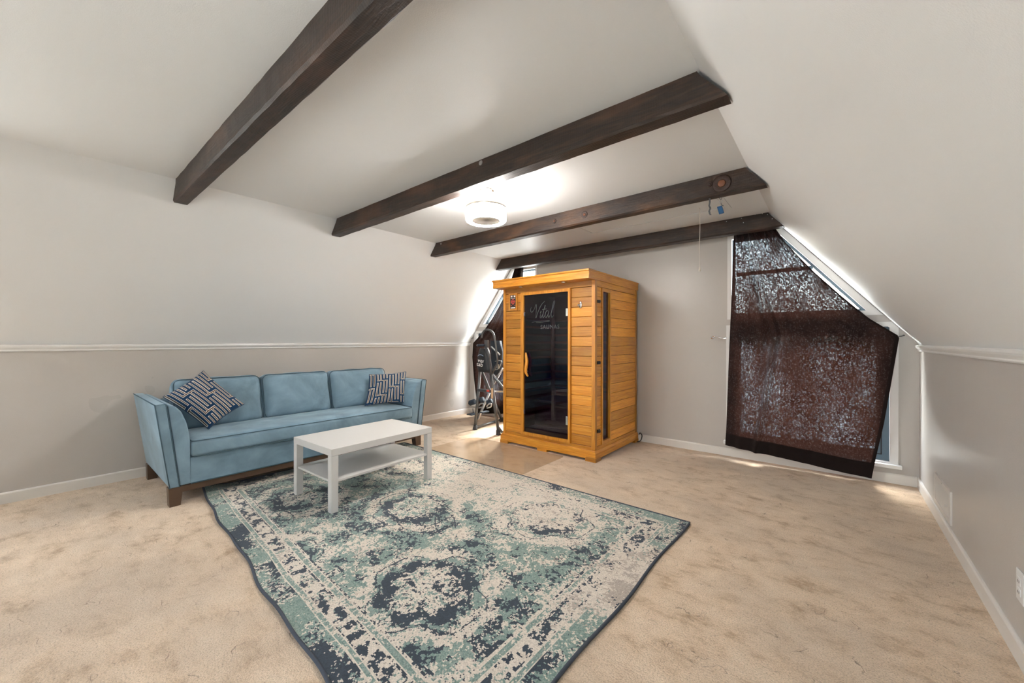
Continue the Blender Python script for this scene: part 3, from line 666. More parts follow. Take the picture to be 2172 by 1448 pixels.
# ================================================================== SOFA
def cushion(hx, hy, hz, r, n=18, crown=(0, 0, 0), wr=0.0, seed=0, tuft=None):
    """rounded box grid, half sizes hx hy hz, edge radius r, crown per axis"""
    rg = np.random.default_rng(seed); ph = rg.uniform(0, 6.28, 8)
    b = bmesh.new(); bmesh.ops.create_cube(b, size=2); bmesh.ops.subdivide_edges(b, edges=b.edges[:], cuts=n, use_grid_fill=True)
    H = Vector((hx, hy, hz))
    for v in b.verts:
        q = v.co.copy(); p = Vector((q.x*hx, q.y*hy, q.z*hz)); c = Vector([max(-H[i]+r, min(H[i]-r, p[i])) for i in range(3)])
        d = p-c; p = c+d.normalized()*r if d.length > 1e-9 else p
        f = [(1-q.y**2)*(1-q.z**2), (1-q.x**2)*(1-q.z**2), (1-q.x**2)*(1-q.y**2)]
        for i in range(3):
            if abs(q[i]) > 0.999: p[i] += math.copysign(crown[i]*max(0, f[i])**0.6, q[i])
        if wr:
            p += Vector((math.sin(p.y*31+ph[0]+3*math.sin(p.z*9+ph[1])), math.sin(p.z*27+ph[2]+2*math.sin(p.x*13)), math.sin(p.y*23+ph[3]+2*math.sin(p.x*17+ph[4]))))*wr
        v.co = p
    if tuft:
        for v in b.verts:
            if v.co.z > 0:
                for tx, ty, dp, rad in tuft:
                    dd = ((v.co.x-tx)**2+(v.co.y-ty)**2)/rad**2
                    v.co.z -= dp*math.exp(-dd)
    return b
SFX, SBX = -3.742, -4.725        # front and back planes of the sofa
SYL, SYR = 0.735, 2.735          # inner faces of the arms at seat height
SYM = (SYL+SYR)/2
sofa = empty('sofa', ((SFX+SBX)/2, SYM, 0), 'three seat teal blue velvet sofa with flared arms against the knee wall', 'sofa')
def mirr(P): return [(2*SYM-y, z) for y, z in P][::-1]
arm_o = [(0.612, 0.136), (0.668, 0.136), (0.592, 0.757), (0.530, 0.757)]
arm_p = [(0.671, 0.142), (0.735, 0.142), (0.735, 0.42), (0.727, 0.52), (0.708, 0.61), (0.680, 0.69), (0.645, 0.735), (0.600, 0.752)]
for fl in (False, True):
    o = mirr(arm_o) if fl else arm_o; p = mirr(arm_p) if fl else arm_p
    a = MB().prism(o, SBX, SFX, 'x', 0.010, 3, True).build('arm', M_VELVET, sofa)
    MB().prism(p, SBX+0.02, SFX-0.004, 'x', 0.012, 3, True).build('arm_pad', M_VELVET, sofa)
    for x in (SFX-0.003,):
        MB().tube([(x, y, z) for y, z in (o[1] if not fl else o[2], o[2] if not fl else o[1])], 0.0042, 6).build('arm_piping', M_PIPE, a)
        q = [(x, *t) for t in (o if not fl else o[::-1])]
        MB().tube([q[0], q[3], q[2]], 0.004, 6).build('arm_piping', M_PIPE, a)
    yb = [o[3], o[0]] if not fl else [o[0], o[3]]
    MB().tube([(SBX+0.01, *(o[3] if not fl else o[0])), (SFX, *(o[3] if not fl else o[0]))], 0.004, 6).build('arm_piping', M_PIPE, a)
MB().prism([(SBX, 0.14), (SBX+0.19, 0.14), (SBX+0.16, 0.66), (SBX+0.14, 0.70), (SBX+0.02, 0.70)], 0.70, 2*SYM-0.70, 'y', 0.015, 3, True).build('back_frame', M_VELVET, sofa)
MB().box(SBX+0.15, SFX-0.006, SYL-0.004, SYR+0.004, 0.14, 0.338, 0.008, 3).build('front_rail', M_VELVET, sofa)
MB().tube([(SFX-0.003, SYL, 0.143), (SFX-0.003, SYR, 0.143)], 0.004, 6).build('rail_piping', M_PIPE, sofa)
# seat cushion
hx, hy, hz = 0.30, 0.999, 0.064; cx, cz = -4.020, 0.402
tf = [(tx, ty, 0.012, 0.05) for tx in (-0.05,) for ty in (-0.66, -0.33, 0, 0.33, 0.66)]
b = cushion(hx, hy, hz, 0.030, 34, (0.012, 0, 0.022), 0.0010, 3, tf); bmesh.ops.translate(b, verts=b.verts, vec=(cx, SYM, cz))
seat = MB().bm(b, True).build('seat_cushion', M_VELVET, sofa)
for z in (cz+hz-0.004, cz-hz+0.006):
    MB().tube([(x, y, z+(0.001*math.sin(y*9))) for x, y in rect_path(cx-hx+0.004, cx+hx+0.004, SYM-hy+0.003, SYM+hy-0.003, 0.035)], 0.0038, 6, closed=True).build('piping', M_PIPE, seat)
# back cushions
YC = [0.715, 1.385, 2.045, 2.752]
for i in range(3):
    y0, y1 = YC[i]+0.003, YC[i+1]-0.003; hy = (y1-y0)/2; hzc = 0.222; hxc = 0.085
    b = cushion(hxc, hy, hzc, 0.05, 22, (0.055, 0.004, 0.012), 0.0036, 11+i)
    R = Matrix.Translation((-4.345, (y0+y1)/2, 0.655)) @ Matrix.Rotation(math.radians(-13), 4, 'Y')
    bmesh.ops.transform(b, matrix=R, verts=b.verts)
    cu = MB().bm(b, True).build('back_cushion', M_VELVET, sofa)
    P = [R @ Vector((hxc-0.012, y, z)) for y, z in rect_path(-hy+0.008, hy-0.008, -hzc+0.008, hzc-0.004, 0.055)]
    MB().tube(P, 0.0038, 6, closed=True).build('piping', M_PIPE, cu)
# wooden base
MB().box(SBX+0.05, SFX-0.012, 0.640, 2*SYM-0.640, 0.090, 0.136, 0.003).build('base_rail', M_WALNUT, sofa)
def leg(x0, x1, y0, y1, tx, ty):
    b = bmesh.new(); bmesh.ops.create_cube(b, size=1)
    for v in b.verts:
        k = 1 if v.co.z > 0 else 0
        x = (x0 if v.co.x < 0 else x1) if k else (x0+tx[0] if v.co.x < 0 else x1+tx[1]); y = (y0 if v.co.y < 0 else y1) if k else (y0+ty[0] if v.co.y < 0 else y1+ty[1])
        v.co = Vector((x, y, 0.134 if k else 0.0))
    return MB().bm(b).build('leg', M_WALNUT, sofa)
leg(SFX-0.085, SFX-0.006, 0.606, 0.690, (0.012, 0.006), (0.004, -0.016)); leg(SFX-0.085, SFX-0.006, 2*SYM-0.690, 2*SYM-0.606, (0.012, 0.006), (0.016, -0.004))
leg(SBX+0.02, SBX+0.10, 0.606, 0.690, (-0.006, -0.012), (0.004, -0.016)); leg(SBX+0.02, SBX+0.10, 2*SYM-0.690, 2*SYM-0.606, (-0.006, -0.012), (0.016, -0.004))

# throw pillows
def fret(u, v):
    """distance field of an interlocking fret; u, v in pattern units"""
    W, S, P = 4.0, 3.1, 6.0
    best = np.full(u.shape, 9.0)
    def seg(ax, ay, bx, by):
        dx, dy = bx-ax, by-ay; L = dx*dx+dy*dy
        t = np.clip(((u-ax)*dx+(v-ay)*dy)/L, 0, 1); d = np.maximum(np.abs(u-(ax+t*dx)), np.abs(v-(ay+t*dy)))
        np.minimum(best, d, out=best)
    um, vm = u, v
    i0, i1 = int(np.floor(u.min()/W))-2, int(np.ceil(u.max()/W))+2
    for i in range(i0, i1):
        j0, j1 = int(np.floor((v.min()-i*S)/P))-2, int(np.ceil((v.max()-i*S)/P))+2
        for j in range(j0, j1):
            ox, oy = i*W, j*P+i*S
            seg(ox+0.5, oy, ox+3.5, oy)
            seg(ox+0.5, oy, ox+0.5, oy+4.9); seg(ox+1.5, oy, ox+1.5, oy+4.9)
            seg(ox+2.5, oy, ox+2.5, oy-4.9); seg(ox+3.5, oy, ox+3.5, oy-4.9)
    return best
def pillow(name, corners, puff, label, units=20.0, n=210, flip=False):
    TL, TR, BR, BL = [Vector(c) for c in corners]
    cen = (TL+TR+BR+BL)/4; nrm = (TR-TL).cross(BL-TL).normalized()
    if nrm.dot(EYE-cen) < 0: nrm = -nrm
    g = np.linspace(-1, 1, n+1); U, Vv = np.meshgrid(g, g)
    def surf(sgn):
        s = (U+1)/2; t = (Vv+1)/2
        # edges bow inward a little between the corners
        su = 0.5+(s-0.5)*(1-0.07*(1-Vv**2)); tv = 0.5+(t-0.5)*(1-0.07*(1-U**2))
        pts = np.zeros((n+1, n+1, 3))
        for k in range(3):
            pts[..., k] = (1-su)*(1-tv)*TL[k]+su*(1-tv)*TR[k]+su*tv*BR[k]+(1-su)*tv*BL[k]
        h = puff*((1-U**2).clip(0)*(1-Vv**2).clip(0))**0.42*(1+0.05*np.sin(7*U+2)*np.sin(6*Vv+1))
        for k in range(3): pts[..., k] += sgn*h*nrm[k]
        return pts.reshape(-1, 3)
    A, Bk = surf(1), surf(-0.55); N = (n+1)**2
    verts = np.vstack([A, Bk])
    ii, jj = np.meshgrid(np.arange(n), np.arange(n), indexing='ij'); q = (ii*(n+1)+jj).ravel()
    fa = np.stack([q, q+1, q+n+2, q+n+1], 1); fb = np.stack([q+N, q+n+1+N, q+n+2+N, q+1+N], 1)
    faces = np.vstack([fa, fb])
    uc = ((jj+0.5)/n*2-1).ravel()*units/2; vc = ((ii+0.5)/n*2-1).ravel()*units/2
    d = fret(uc, -vc)
    cream = np.array((0.74, 0.68, 0.59, 1)); brown = np.array((0.085, 0.052, 0.032, 1)); navy = np.array((0.010, 0.040, 0.095, 1))
    colf = np.where((d < 0.11)[:, None], brown, np.where((d < 0.235)[:, None], cream, navy))
    colf = np.vstack([colf, colf])
    me = bpy.data.meshes.new('cushion_cover'); me.from_pydata(verts.tolist(), [], faces.tolist())
    at = me.color_attributes.new('Col', 'FLOAT_COLOR', 'CORNER'); at.data.foreach_set('color', np.repeat(colf, 4, axis=0).ravel().astype(np.float32))
    me.polygons.foreach_set('use_smooth', [True]*len(faces)); me.materials.append(M_FRET)
    root = empty(name, tuple(BL if BL.z < BR.z else BR), label, 'pillow', 'patterned throw pillows on the sofa')
    o = bpy.data.objects.new('pillow_cover', me); COL.objects.link(o); o.parent = root; o.matrix_parent_inverse = Matrix.Translation(root.location).inverted()
    e = []
    k = n+1
    idx = [i for i in range(k)]+[i*k+n for i in range(1, k)]+[n*k+i for i in range(n-1, -1, -1)]+[i*k for i in range(n-1, 0, -1)]
    MB().tube([A[i] for i in idx[::3]], 0.0045, 6, closed=True).build('piping', plain('navy_cord_edge', (0.02, 0.05, 0.10), 0.8), root)
    return root
def z4(x, y): return 270+x/3.291, 760+y/3.291
pillow('throw_pillow', [onx(*z4(250, 268), -4.20), onx(*z4(530, 88), -4.24), onx(*z4(815, 318), -4.00), onx(*z4(568, 492), -3.97)], 0.075, 'navy and cream fret pattern throw pillow standing on its corner against the sofa arm', 11.5)
pillow('throw_pillow', [onx(*z4(1690, 112), -4.14), onx(*z4(1945, 93), -4.02), onx(*z4(1942, 304), -3.91), onx(*z4(1658, 330), -4.02)], 0.055, 'navy and cream fret pattern throw pillow sitting upright at the sofa end near the sauna', 12.0)

# ================================================================== RUG AND MAT
def vnoise(shape, cell, rg):
    h, w = shape; gh, gw = int(h/cell)+3, int(w/cell)+3; g = rg.random((gh, gw))
    y = np.arange(h)/cell; x = np.arange(w)/cell; yi = y.astype(int); xi = x.astype(int); fy = (y-yi)[:, None]; fx = (x-xi)[None, :]
    fy = fy*fy*(3-2*fy); fx = fx*fx*(3-2*fx)
    a = g[yi][:, xi]; b = g[yi][:, xi+1]; c = g[yi+1][:, xi]; d = g[yi+1][:, xi+1]
    return (a*(1-fx)+b*fx)*(1-fy)+(c*(1-fx)+d*fx)*fy
def fbm(shape, cell, rg, oc=4):
    s = 0; a = 1; t = 0
    for _ in range(oc):
        if cell < 1: break
        s = s+a*vnoise(shape, cell, rg); t += a; a *= 0.6; cell /= 2
    return s/t
RC = [Vector((-3.945, 0.835, 0)), Vector((-0.765, 0.602, 0)), Vector((-0.745, 2.765, 0)), Vector((-3.945, 2.775, 0))]
RLX, RLY = 3.19, 2.10
def make_rug():
    q = 0.0052; nx, ny = int(RLX/q), int(RLY/q); rg = np.random.default_rng(21)
    X = (np.arange(nx)+0.5)/nx*RLX; Y = (np.arange(ny)+0.5)/ny*RLY; X, Y = np.meshgrid(X, Y); sh = X.shape
    dE = np.minimum(np.minimum(X, RLX-X), np.minimum(Y, RLY-Y))
    warp = 0.010*(fbm(sh, 20, rg)-0.5)
    d = dE+warp*0.6
    cx, cy = X-RLX/2, Y-RLY/2
    speck = fbm(sh, 2.3, rg, 2)                      # small woven breakup
    grain = rg.random(sh)
    wear = fbm(sh, 70, rg, 3); wear2 = fbm(sh, 34, rg, 3)
    nav = np.zeros(sh); grn = np.zeros(sh); tau = np.zeros(sh)
    # ---- field
    px, py = 0.83, 0.50
    best = np.full(sh, 9.0); bx = np.zeros(sh); by = np.zeros(sh)
    for i in range(-3, 4):
        for j in range(-3, 4):
            if (i+j) % 2: continue
            mx, my = i*px, j*py; r = np.hypot((cx-mx), (cy-my)*1.08); m = r < best
            best = np.where(m, r, best); bx = np.where(m, cx-mx, bx); by = np.where(m, cy-my, by)
    ang = np.arctan2(by, bx); r = best+0.018*np.cos(8*ang)+0.02*(fbm(sh, 12, rg)-0.5)
    tone = 0.75+0.5*(wear-0.5)
    nav += 0.78*np.exp(-((r-0.215)/0.045)**2)
    petal = 0.5+0.5*np.cos(10*ang+r*26)
    nav += 0.50*np.exp(-((r-0.085)/0.05)**2)*petal; grn += 0.45*np.exp(-((r-0.13)/0.04)**2)*(1-petal)
    grn += 0.55*np.exp(-((r-0.26)/0.03)**2)
    line = np.abs(r-0.300-0.035*np.cos(4*ang)); nav += 0.75*(line < 0.0045)
    band = (r > 0.30)*(r < 0.345); 
    out = np.clip((r-0.36)/0.05, 0, 1)
    grn += 0.72*out*(0.4+0.9*(wear2-0.25)); nav += 0.32*out*(wear2 > 0.52)
    # scattered flowers
    for _ in range(150):
        fx, fy = rg.uniform(-RLX/2, RLX/2), rg.uniform(-RLY/2, RLY/2); R = rg.uniform(0.022, 0.045)
        x0 = int((fx+RLX/2)/RLX*nx); y0 = int((fy+RLY/2)/RLY*ny); w = int(R*2.2/q)
        sl = (slice(max(0, y0-w), min(ny, y0+w)), slice(max(0, x0-w), min(nx, x0+w)))
        rr = np.hypot(cx[sl]-fx, cy[sl]-fy); aa = np.arctan2(cy[sl]-fy, cx[sl]-fx); Rr = R*(0.8+0.25*np.cos(6*aa))
        k = 0.75*np.exp(-((rr-Rr*0.8)/(R*0.3))**2)
        nav[sl] += k*rg.uniform(0.35, 1); grn[sl] += 0.5*np.exp(-(rr/(R*1.6))**2)*rg.uniform(0, 1)
    # scrolling vines
    for s in range(10):
        ph = rg.uniform(0, 6.28); a = rg.uniform(-0.8, 0.8); off = rg.uniform(-1, 1)
        vv = cy-off+0.10*np.sin(cx*7+ph)+a*cx*0.6
        nav += 0.45*(np.abs(vv) < 0.006)*(wear2 > 0.42)
    tau += 0.8*(fbm(sh, 16, rg, 3)-0.42)
    brk = fbm(sh, 9, rg, 3); nav = nav*np.clip(1.6*(brk-0.12), 0.15, 1.2); grn = grn*np.clip(1.5*(1-brk-0.1), 0.2, 1.2)
    md = fbm(sh, 5, rg, 2)
    nav += 0.21+0.6*(md-0.48)+0.35*(wear2-0.5); grn += 0.34+0.5*(wear-0.45)-0.5*(md-0.5); tau += 0.12
    # ---- borders
    inb = d < 0.262
    nav = np.where(inb, 0, nav); grn = np.where(inb, 0, grn)
    along = np.where((np.minimum(Y, RLY-Y) < np.minimum(X, RLX-X)), X, Y)
    fl = fbm(sh, 7, rg, 3); fl2 = fbm(sh, 11, rg, 3)
    b3 = (d >= 0.135)*(d < 0.205)
    mot = 0.5+0.5*np.cos(along*2*PI/0.19)
    nav += b3*(0.62*(fl > 0.53)+0.25*mot*(fl2 > 0.5)); grn += b3*0.45*(fl2 > 0.55)
    def stripe(a, b, gv, nv):
        m = (d >= a)*(d < b); return m*gv, m*nv
    for a, b, g_, n_ in ((0.205, 0.213, 0.15, 0.75), (0.213, 0.219, 0, 0), (0.219, 0.243, 0.75, 0.25), (0.243, 0.249, 0, 0), (0.249, 0.262, 0.25, 0.70), (0.100, 0.106, 0.1, 0.1), (0.106, 0.124, 0.78, 0.15), (0.124, 0.129, 0, 0), (0.129, 0.135, 0.2, 0.6)):
        g2, n2 = stripe(a, b, g_, n_); grn += g2*(0.55+0.8*(wear2-0.2)); nav += n2*(0.5+0.9*(wear-0.3))
    b0 = d < 0.100
    seg = vnoise(sh, 26, rg)
    nav += b0*np.clip(1.9*(wear2-0.34)+0.4*(seg-0.5), 0, 0.95); grn += b0*np.clip(0.75-1.0*(wear2-0.4), 0, 0.8)
    # worn pale area on the long far right border and a zone painted as washed by light
    worn = np.exp(-((X-RLX+0.05)/0.16)**2)*np.exp(-((Y-RLY*0.60)/0.33)**2)
    nav *= (1-0.9*worn); grn *= (1-0.85*worn); tau += 0.35*worn
    light_wash = np.clip(1.18-0.75*np.exp(-(((X-RLX*0.52)/1.1)**2+((Y-RLY*0.82)/0.55)**2)), 0, 1.1)
    nav *= light_wash; grn *= 0.4+0.6*light_wash
    th = 0.55*speck+0.45*fbm(sh, 1.6, rg, 1)*0.7+0.30*grain*0.6; th = (th-th.min())/(th.max()-th.min())
    isn = nav*1.05 > th*1.12; isg = (grn*1.05 > th[::-1, ::-1]*1.2) & ~isn; ist = (tau > th[:, ::-1]*0.8) & ~isn & ~isg
    cream = np.array((0.610, 0.535, 0.450)); green = np.array((0.165, 0.238, 0.208)); navy = np.array((0.036, 0.048, 0.064)); taupe = np.array((0.42, 0.355, 0.30)); pg = np.array((0.36, 0.40, 0.35))
    col = np.where(isn[..., None], navy, np.where(isg[..., None], np.where((grain > 0.55)[..., None], green, green*0.6+pg*0.4), np.where(ist[..., None], taupe, cream)))
    col = col*(0.86+0.28*rg.random(sh))[..., None]
    col = np.concatenate([col, np.ones(sh+(1,))], -1)
    # mesh: bilinear on the measured outline, with soft waves
    u = np.linspace(0, 1, nx+1); v = np.linspace(0, 1, ny+1); U, V = np.meshgrid(u, v)
    P = np.zeros(U.shape+(3,))
    for k in range(2): P[..., k] = (1-U)*(1-V)*RC[0][k]+U*(1-V)*RC[1][k]+U*V*RC[2][k]+(1-U)*V*RC[3][k]
    ed = np.exp(-V*RLY/0.12)
    P[..., 1] += ed*(0.008*np.sin(U*19)+0.005*np.sin(U*41+1)); P[..., 0] += np.exp(-(1-U)*RLX/0.1)*0.008*np.sin(V*15)
    Z = 0.011+0.0022*np.sin(U*9+V*4)*np.sin(V*8+1)+ed*0.006*(0.5+0.5*np.sin(U*31+0.5))
    Z += 0.045*np.exp(-((U*RLX)**2+(V*RLY)**2)/0.13**2)
    P[..., 2] = Z
    k = nx+1; ii, jj = np.meshgrid(np.arange(ny), np.arange(nx), indexing='ij'); q0 = (ii*k+jj).ravel(); F = np.stack([q0, q0+1, q0+k+1, q0+k], 1)
    me = bpy.data.meshes.new('rug_pile'); vv = P.reshape(-1, 3)
    me.vertices.add(len(vv)); me.vertices.foreach_set('co', vv.ravel().astype(np.float32))
    me.loops.add(F.size); me.loops.foreach_set('vertex_index', F.ravel().astype(np.int32))
    me.polygons.add(len(F)); me.polygons.foreach_set('loop_start', np.arange(0, F.size, 4, dtype=np.int32)); me.polygons.foreach_set('loop_total', np.full(len(F), 4, dtype=np.int32))
    me.update(calc_edges=True); me.validate()
    at = me.color_attributes.new('Col', 'FLOAT_COLOR', 'CORNER'); at.data.foreach_set('color', np.repeat(col.reshape(-1, 4), 4, axis=0).ravel().astype(np.float32))
    me.polygons.foreach_set('use_smooth', [True]*len(F)); me.materials.append(M_RUG)
    root = empty('area_rug', (-2.35, 1.72, 0), 'distressed green, navy and cream medallion rug under the coffee table', 'rug')
    o = bpy.data.objects.new('rug_pile', me); COL.objects.link(o); o.parent = root; o.matrix_parent_inverse = Matrix.Translation(root.location).inverted()
    idx = [P[0, i] for i in range(0, nx, 8)]+[P[i, nx] for i in range(0, ny, 8)]+[P[ny, i] for i in range(nx, 0, -8)]+[P[i, 0] for i in range(ny, 0, -8)]
    idx = [(a[0], a[1], a[2]-0.003) for a in idx]
    MB().tube(idx, 0.0075, 8, closed=True).build('binding', M_BIND, root)
    # backing sheet
    bk = [P[::12, ::12, :]]; g = bk[0].copy(); g[..., 2] -= 0.008; a, b_ = g.shape[:2]
    MB().add(g.reshape(-1, 3), [(i*b_+j, (i+1)*b_+j, (i+1)*b_+j+1, i*b_+j+1) for i in range(a-1) for j in range(b_-1)]).build('backing', M_BIND, root)
make_rug()
mo = [(-3.55, 2.66), (-2.19, 2.66), (-2.19, 3.49), (-2.21, 3.538), (-3.38, 3.538), (-3.46, 3.53), (-3.53, 3.44), (-3.55, 3.36)]
MB().prism(mo, 0.0005, 0.0025, 'z').build('chair_mat', M_MAT, label='clear plastic floor mat lying between the rug and the sauna', cat='floor mat')

# ================================================================== COFFEE TABLE
tw, tl_, th_ = 0.585, 0.905, 0.450; z0 = 0.013
ta = math.radians(1.8); TC = (-3.005, 1.742)
TM = Matrix.Translation((*TC, z0)) @ Matrix.Rotation(ta, 4, 'Z')
table = empty('coffee_table', (*TC, z0), 'low white rectangular coffee table with a lower shelf, on the rug', 'table')
MB().box(-tw/2, tw/2, -tl_/2, tl_/2, th_-0.05, th_, 0.0015, 1, TM).build('table_top', M_LACQ, table)
for sx in (-1, 1):
    for sy in (-1, 1):
        x, y = sx*(tw/2-0.0255), sy*(tl_/2-0.0255)
        MB().box(x-0.025, x+0.025, y-0.025, y+0.025, 0, th_-0.0515, 0.0012, 1, TM).build('leg', M_LACQ, table)
MB().box(-tw/2+0.012, tw/2-0.012, -tl_/2+0.012, tl_/2-0.012, 0.208, 0.224, 0.001, 1, TM).build('shelf', M_LACQ, table)

# ================================================================== CURTAINS
def curtain(name, mirror, label):
    nu, nv = 150, 90
    # outline in x, z of the hanging cloth (right hand curtain)
    TLx, TRx, ztop = (-0.805, -0.455, 2.345) if not mirror else (-0.648, -0.530, 2.345)
    L = lambda t: Vector((TLx+(-0.878-TLx)*t if not mirror else TLx+(-0.60-TLx)*min(1, t*1.3), ztop+(0.132-ztop)*t))
    edge = [Vector((TRx, 2.345)), Vector((-0.36, 2.17)), Vector((-0.15, 1.875)), Vector((0.05, 1.63)), Vector((0.235, 1.42)), Vector((0.424, 1.262)), Vector((0.385, 0.95)), Vector((0.33, 0.52)), Vector((0.278, 0.20)), Vector((0.254, 0.035))]
    if mirror: edge[:6] = [Vector((TRx, 2.345)), Vector((-0.45, 2.16)), Vector((-0.27, 1.85)), Vector((-0.06, 1.585)), Vector((0.15, 1.36)), Vector((0.374, 1.185))]
    s = [0, 0.09, 0.20, 0.30, 0.385, 0.46, 0.59, 0.78, 0.93, 1.0]
    def R(t):
        for k in range(len(s)-1):
            if t <= s[k+1]: a = (t-s[k])/(s[k+1]-s[k]); return edge[k].lerp(edge[k+1], a)
        return edge[-1]
    vs = []; fs = []
    for j in range(nv+1):
        t = j/nv; a, b = L(t), R(t)
        for i in range(nu+1):
            w = i/nu; p = a.lerp(b, w)
            sag = math.sin(PI*w)*t*(0.05 if t > 0.9 else 0.0)*0
            gather = math.exp(-t*2.2)
            # pleats: many at the top, a few long folds below; one deep fold runs full height
            y = 0.020*gather*math.sin(w*2*PI*6.5+0.6)+0.012*math.sin(w*2*PI*3.2+1.0)*(1-0.45*t)*(1.2-w)+0.006*math.sin(w*2*PI*11+t*3)*(1-w)
            fw = 0.385-0.14*t if not mirror else 0.4
            y += -0.040*math.exp(-((w-fw)/0.022)**2)+0.018*math.exp(-((w-fw+0.05)/0.03)**2)
            y += 0.010*math.sin((w*5+t*4)*2.2)*t
            x = p.x; z = p.y
            if t > 0.965: y += -0.004
            yy = 4.592+y-0.010*t
            vs.append(((2*XM-x) if mirror else x, min(yy, 4.655), z))
    k = nu+1
    for j in range(nv):
        for i in range(nu): fs.append((j*k+i, j*k+i+1, (j+1)*k+i+1, (j+1)*k+i))
    root = empty(name, ((2*XM+0.3) if mirror else -0.3, 4.6, 2.34), label, 'curtain', 'brown curtains pulled across the gable windows')
    cl = MB().add(vs, fs, True).build('cloth', M_CURTAIN, root, fix=False)
    me = cl.data; me.polygons.foreach_set('use_smooth', [True]*len(me.polygons))
    # hem along the bottom, doubled cloth
    hv = []; hf = []
    rows = [nv-5, nv-4, nv-3, nv-2, nv-1, nv]
    for r_, j in enumerate(rows):
        for i in range(nu+1): v = vs[j*k+i]; hv.append((v[0], v[1]-0.005, v[2]-(0.001 if j == nv else 0)))
    for r_ in range(len(rows)-1):
        for i in range(nu): hf.append((r_*k+i, r_*k+i+1, (r_+1)*k+i+1, (r_+1)*k+i))
    MB().add(hv, hf, True).build('hem', M_HEM, root, fix=False)
    # side hem on the slanting edge
    ev = [vs[j*k+nu-o] for j in range(nv+1) for o in (0, 3)]
    MB().add([(a, b-0.004, c) for a, b, c in ev], [(2*j, 2*j+1, 2*j+3, 2*j+2) for j in range(nv)], True).build('side_hem', M_HEM, root, fix=False)
    # rod up behind the beam
    xa, xb = sorted(((2*XM-TLx if mirror else TLx)+(0.03 if mirror else -0.03), (2*XM-TRx if mirror else TRx)+(-0.03 if mirror else 0.03)))
    rd = MB().tube([(xa, 4.594, 2.348), (xb, 4.594, 2.348)], 0.008, 10).build('rod', M_GUN, root)
    for x in (xa+0.005, xb-0.005): MB().tube([(x, 4.594, 2.348), (x, YE, 2.348)], 0.006, 8).build('rod_bracket', M_GUN, root)
    # cord from the pulled corner to a nail in the wall
    sgn = -1 if mirror else 1; c0 = (2*XM-0.424) if mirror else 0.424
    MB().tube([(c0-sgn*0.01, 4.585, 1.258), (c0+sgn*0.012, 4.60, 1.262), (c0+sgn*0.034, 4.665, 1.270)], 0.0035, 6).build('tie_cord', M_GUN, root)
    MB().lathe([(0, -0.016), (0.006, -0.015), (0.006, -0.011), (0.002, -0.010), (0.002, 0.004), (0, 0.004)], (c0+sgn*0.034, YE, 1.270), 8, 'y').build('nail', M_GUN, root)
    return root
M_HEM = plain('dark_brown_hem_cloth', (0.010, 0.005, 0.0042), 0.9, var=0.3, nscale=20, Sheen_Weight=0.08, spec=0.2)
curtain('curtain', False, 'wide dark brown velvet curtain hanging beside the chrome holdback hook')
curtain('curtain', True, 'dark brown velvet curtain hanging behind the inversion table')
# chrome hold-back hook
hx_, hz_ = -1.022, 1.257
root = empty('curtain_holdback', (hx_, YE, hz_), 'curved chrome curtain holdback hook on the gable wall', 'hook')
MB().lathe([(0, -0.012), (0.010, -0.011), (0.018, -0.004), (0.019, 0), (0, 0)], (hx_, YE, hz_), 20, 'y').build('rosette', M_CHROME, root)
MB().tube(smoothpath([(hx_, YE-0.008, hz_), (hx_+0.004, YE-0.055, hz_+0.006), (hx_+0.03, YE-0.085, hz_+0.012), (hx_+0.07, YE-0.088, hz_+0.004), (hx_+0.115, YE-0.082, hz_-0.006), (hx_+0.138, YE-0.062, hz_-0.004), (hx_+0.142, YE-0.045, hz_+0.004)], 5), 0.0065, 8).build('arm', M_CHROME, root)

# ================================================================== WALL VENT AND OUTLET
vy0, vy1, vz0, vz1 = 3.500, 3.976, 0.107, 0.310
root = empty('wall_vent', (XR, (vy0+vy1)/2, vz0), 'white metal air return grille low on the knee wall near the brown curtain', 'vent')
MB().ring([(vy0, vz0), (vy1, vz0), (vy1, vz1), (vy0, vz1)], [(vy0+0.032, vz0+0.03), (vy1-0.032, vz0+0.03), (vy1-0.032, vz1-0.03), (vy0+0.032, vz1-0.03)], XR-0.010, XR, 'x').build('frame', M_VENT, root)
MB().box(XR-0.0015, XR-0.0005, vy0+0.03, vy1-0.03, vz0+0.028, vz1-0.028).build('backing', plain('grey_duct', (0.30, 0.28, 0.26), 0.6), root)
mb = MB(); n = 34
for i in range(n):
    y = vy0+0.038+(vy1-vy0-0.076)*i/(n-1); mb.box(XR-0.008, XR-0.001, y-0.0035, y+0.0035, vz0+0.03, vz1-0.03)
mb.build('louvers', M_VENT, root, kind='stuff')
MB().box(XR-0.024, XR-0.009, vy0+0.068, vy0+0.078, 0.196, 0.206, 0.002).build('damper_lever', M_VENT, root)
for y, z in ((vy0+0.016, vz1-0.09), (vy1-0.016, vz1-0.09), ((vy0+vy1)/2, vz1-0.014)): MB().lathe([(0, -0.0125), (0.004, -0.012), (0.005, -0.0095), (0, -0.009)], (XR, y, z), 10, 'x').build('screw', M_VENT, root)
oy0, oy1, oz0, oz1 = 2.335, 2.410, 0.230, 0.347
root = empty('wall_outlet', (XR, (oy0+oy1)/2, oz0), 'white electrical outlet plate low on the same knee wall as the vent grille', 'outlet')
MB().box(XR-0.006, XR, oy0, oy1, oz0, oz1, 0.003).build('cover_plate', M_TRIM, root)
for z in (0.268, 0.309):
    s_ = MB().box(XR-0.0085, XR-0.005, 2.355, 2.390, z-0.014, z+0.014, 0.002).build('socket', M_TRIM, root)
    for y in (2.366, 2.379): MB().box(XR-0.0090, XR-0.008, y-0.0015, y+0.0015, z-0.006, z+0.004).build('slot', M_BLACK, s_)

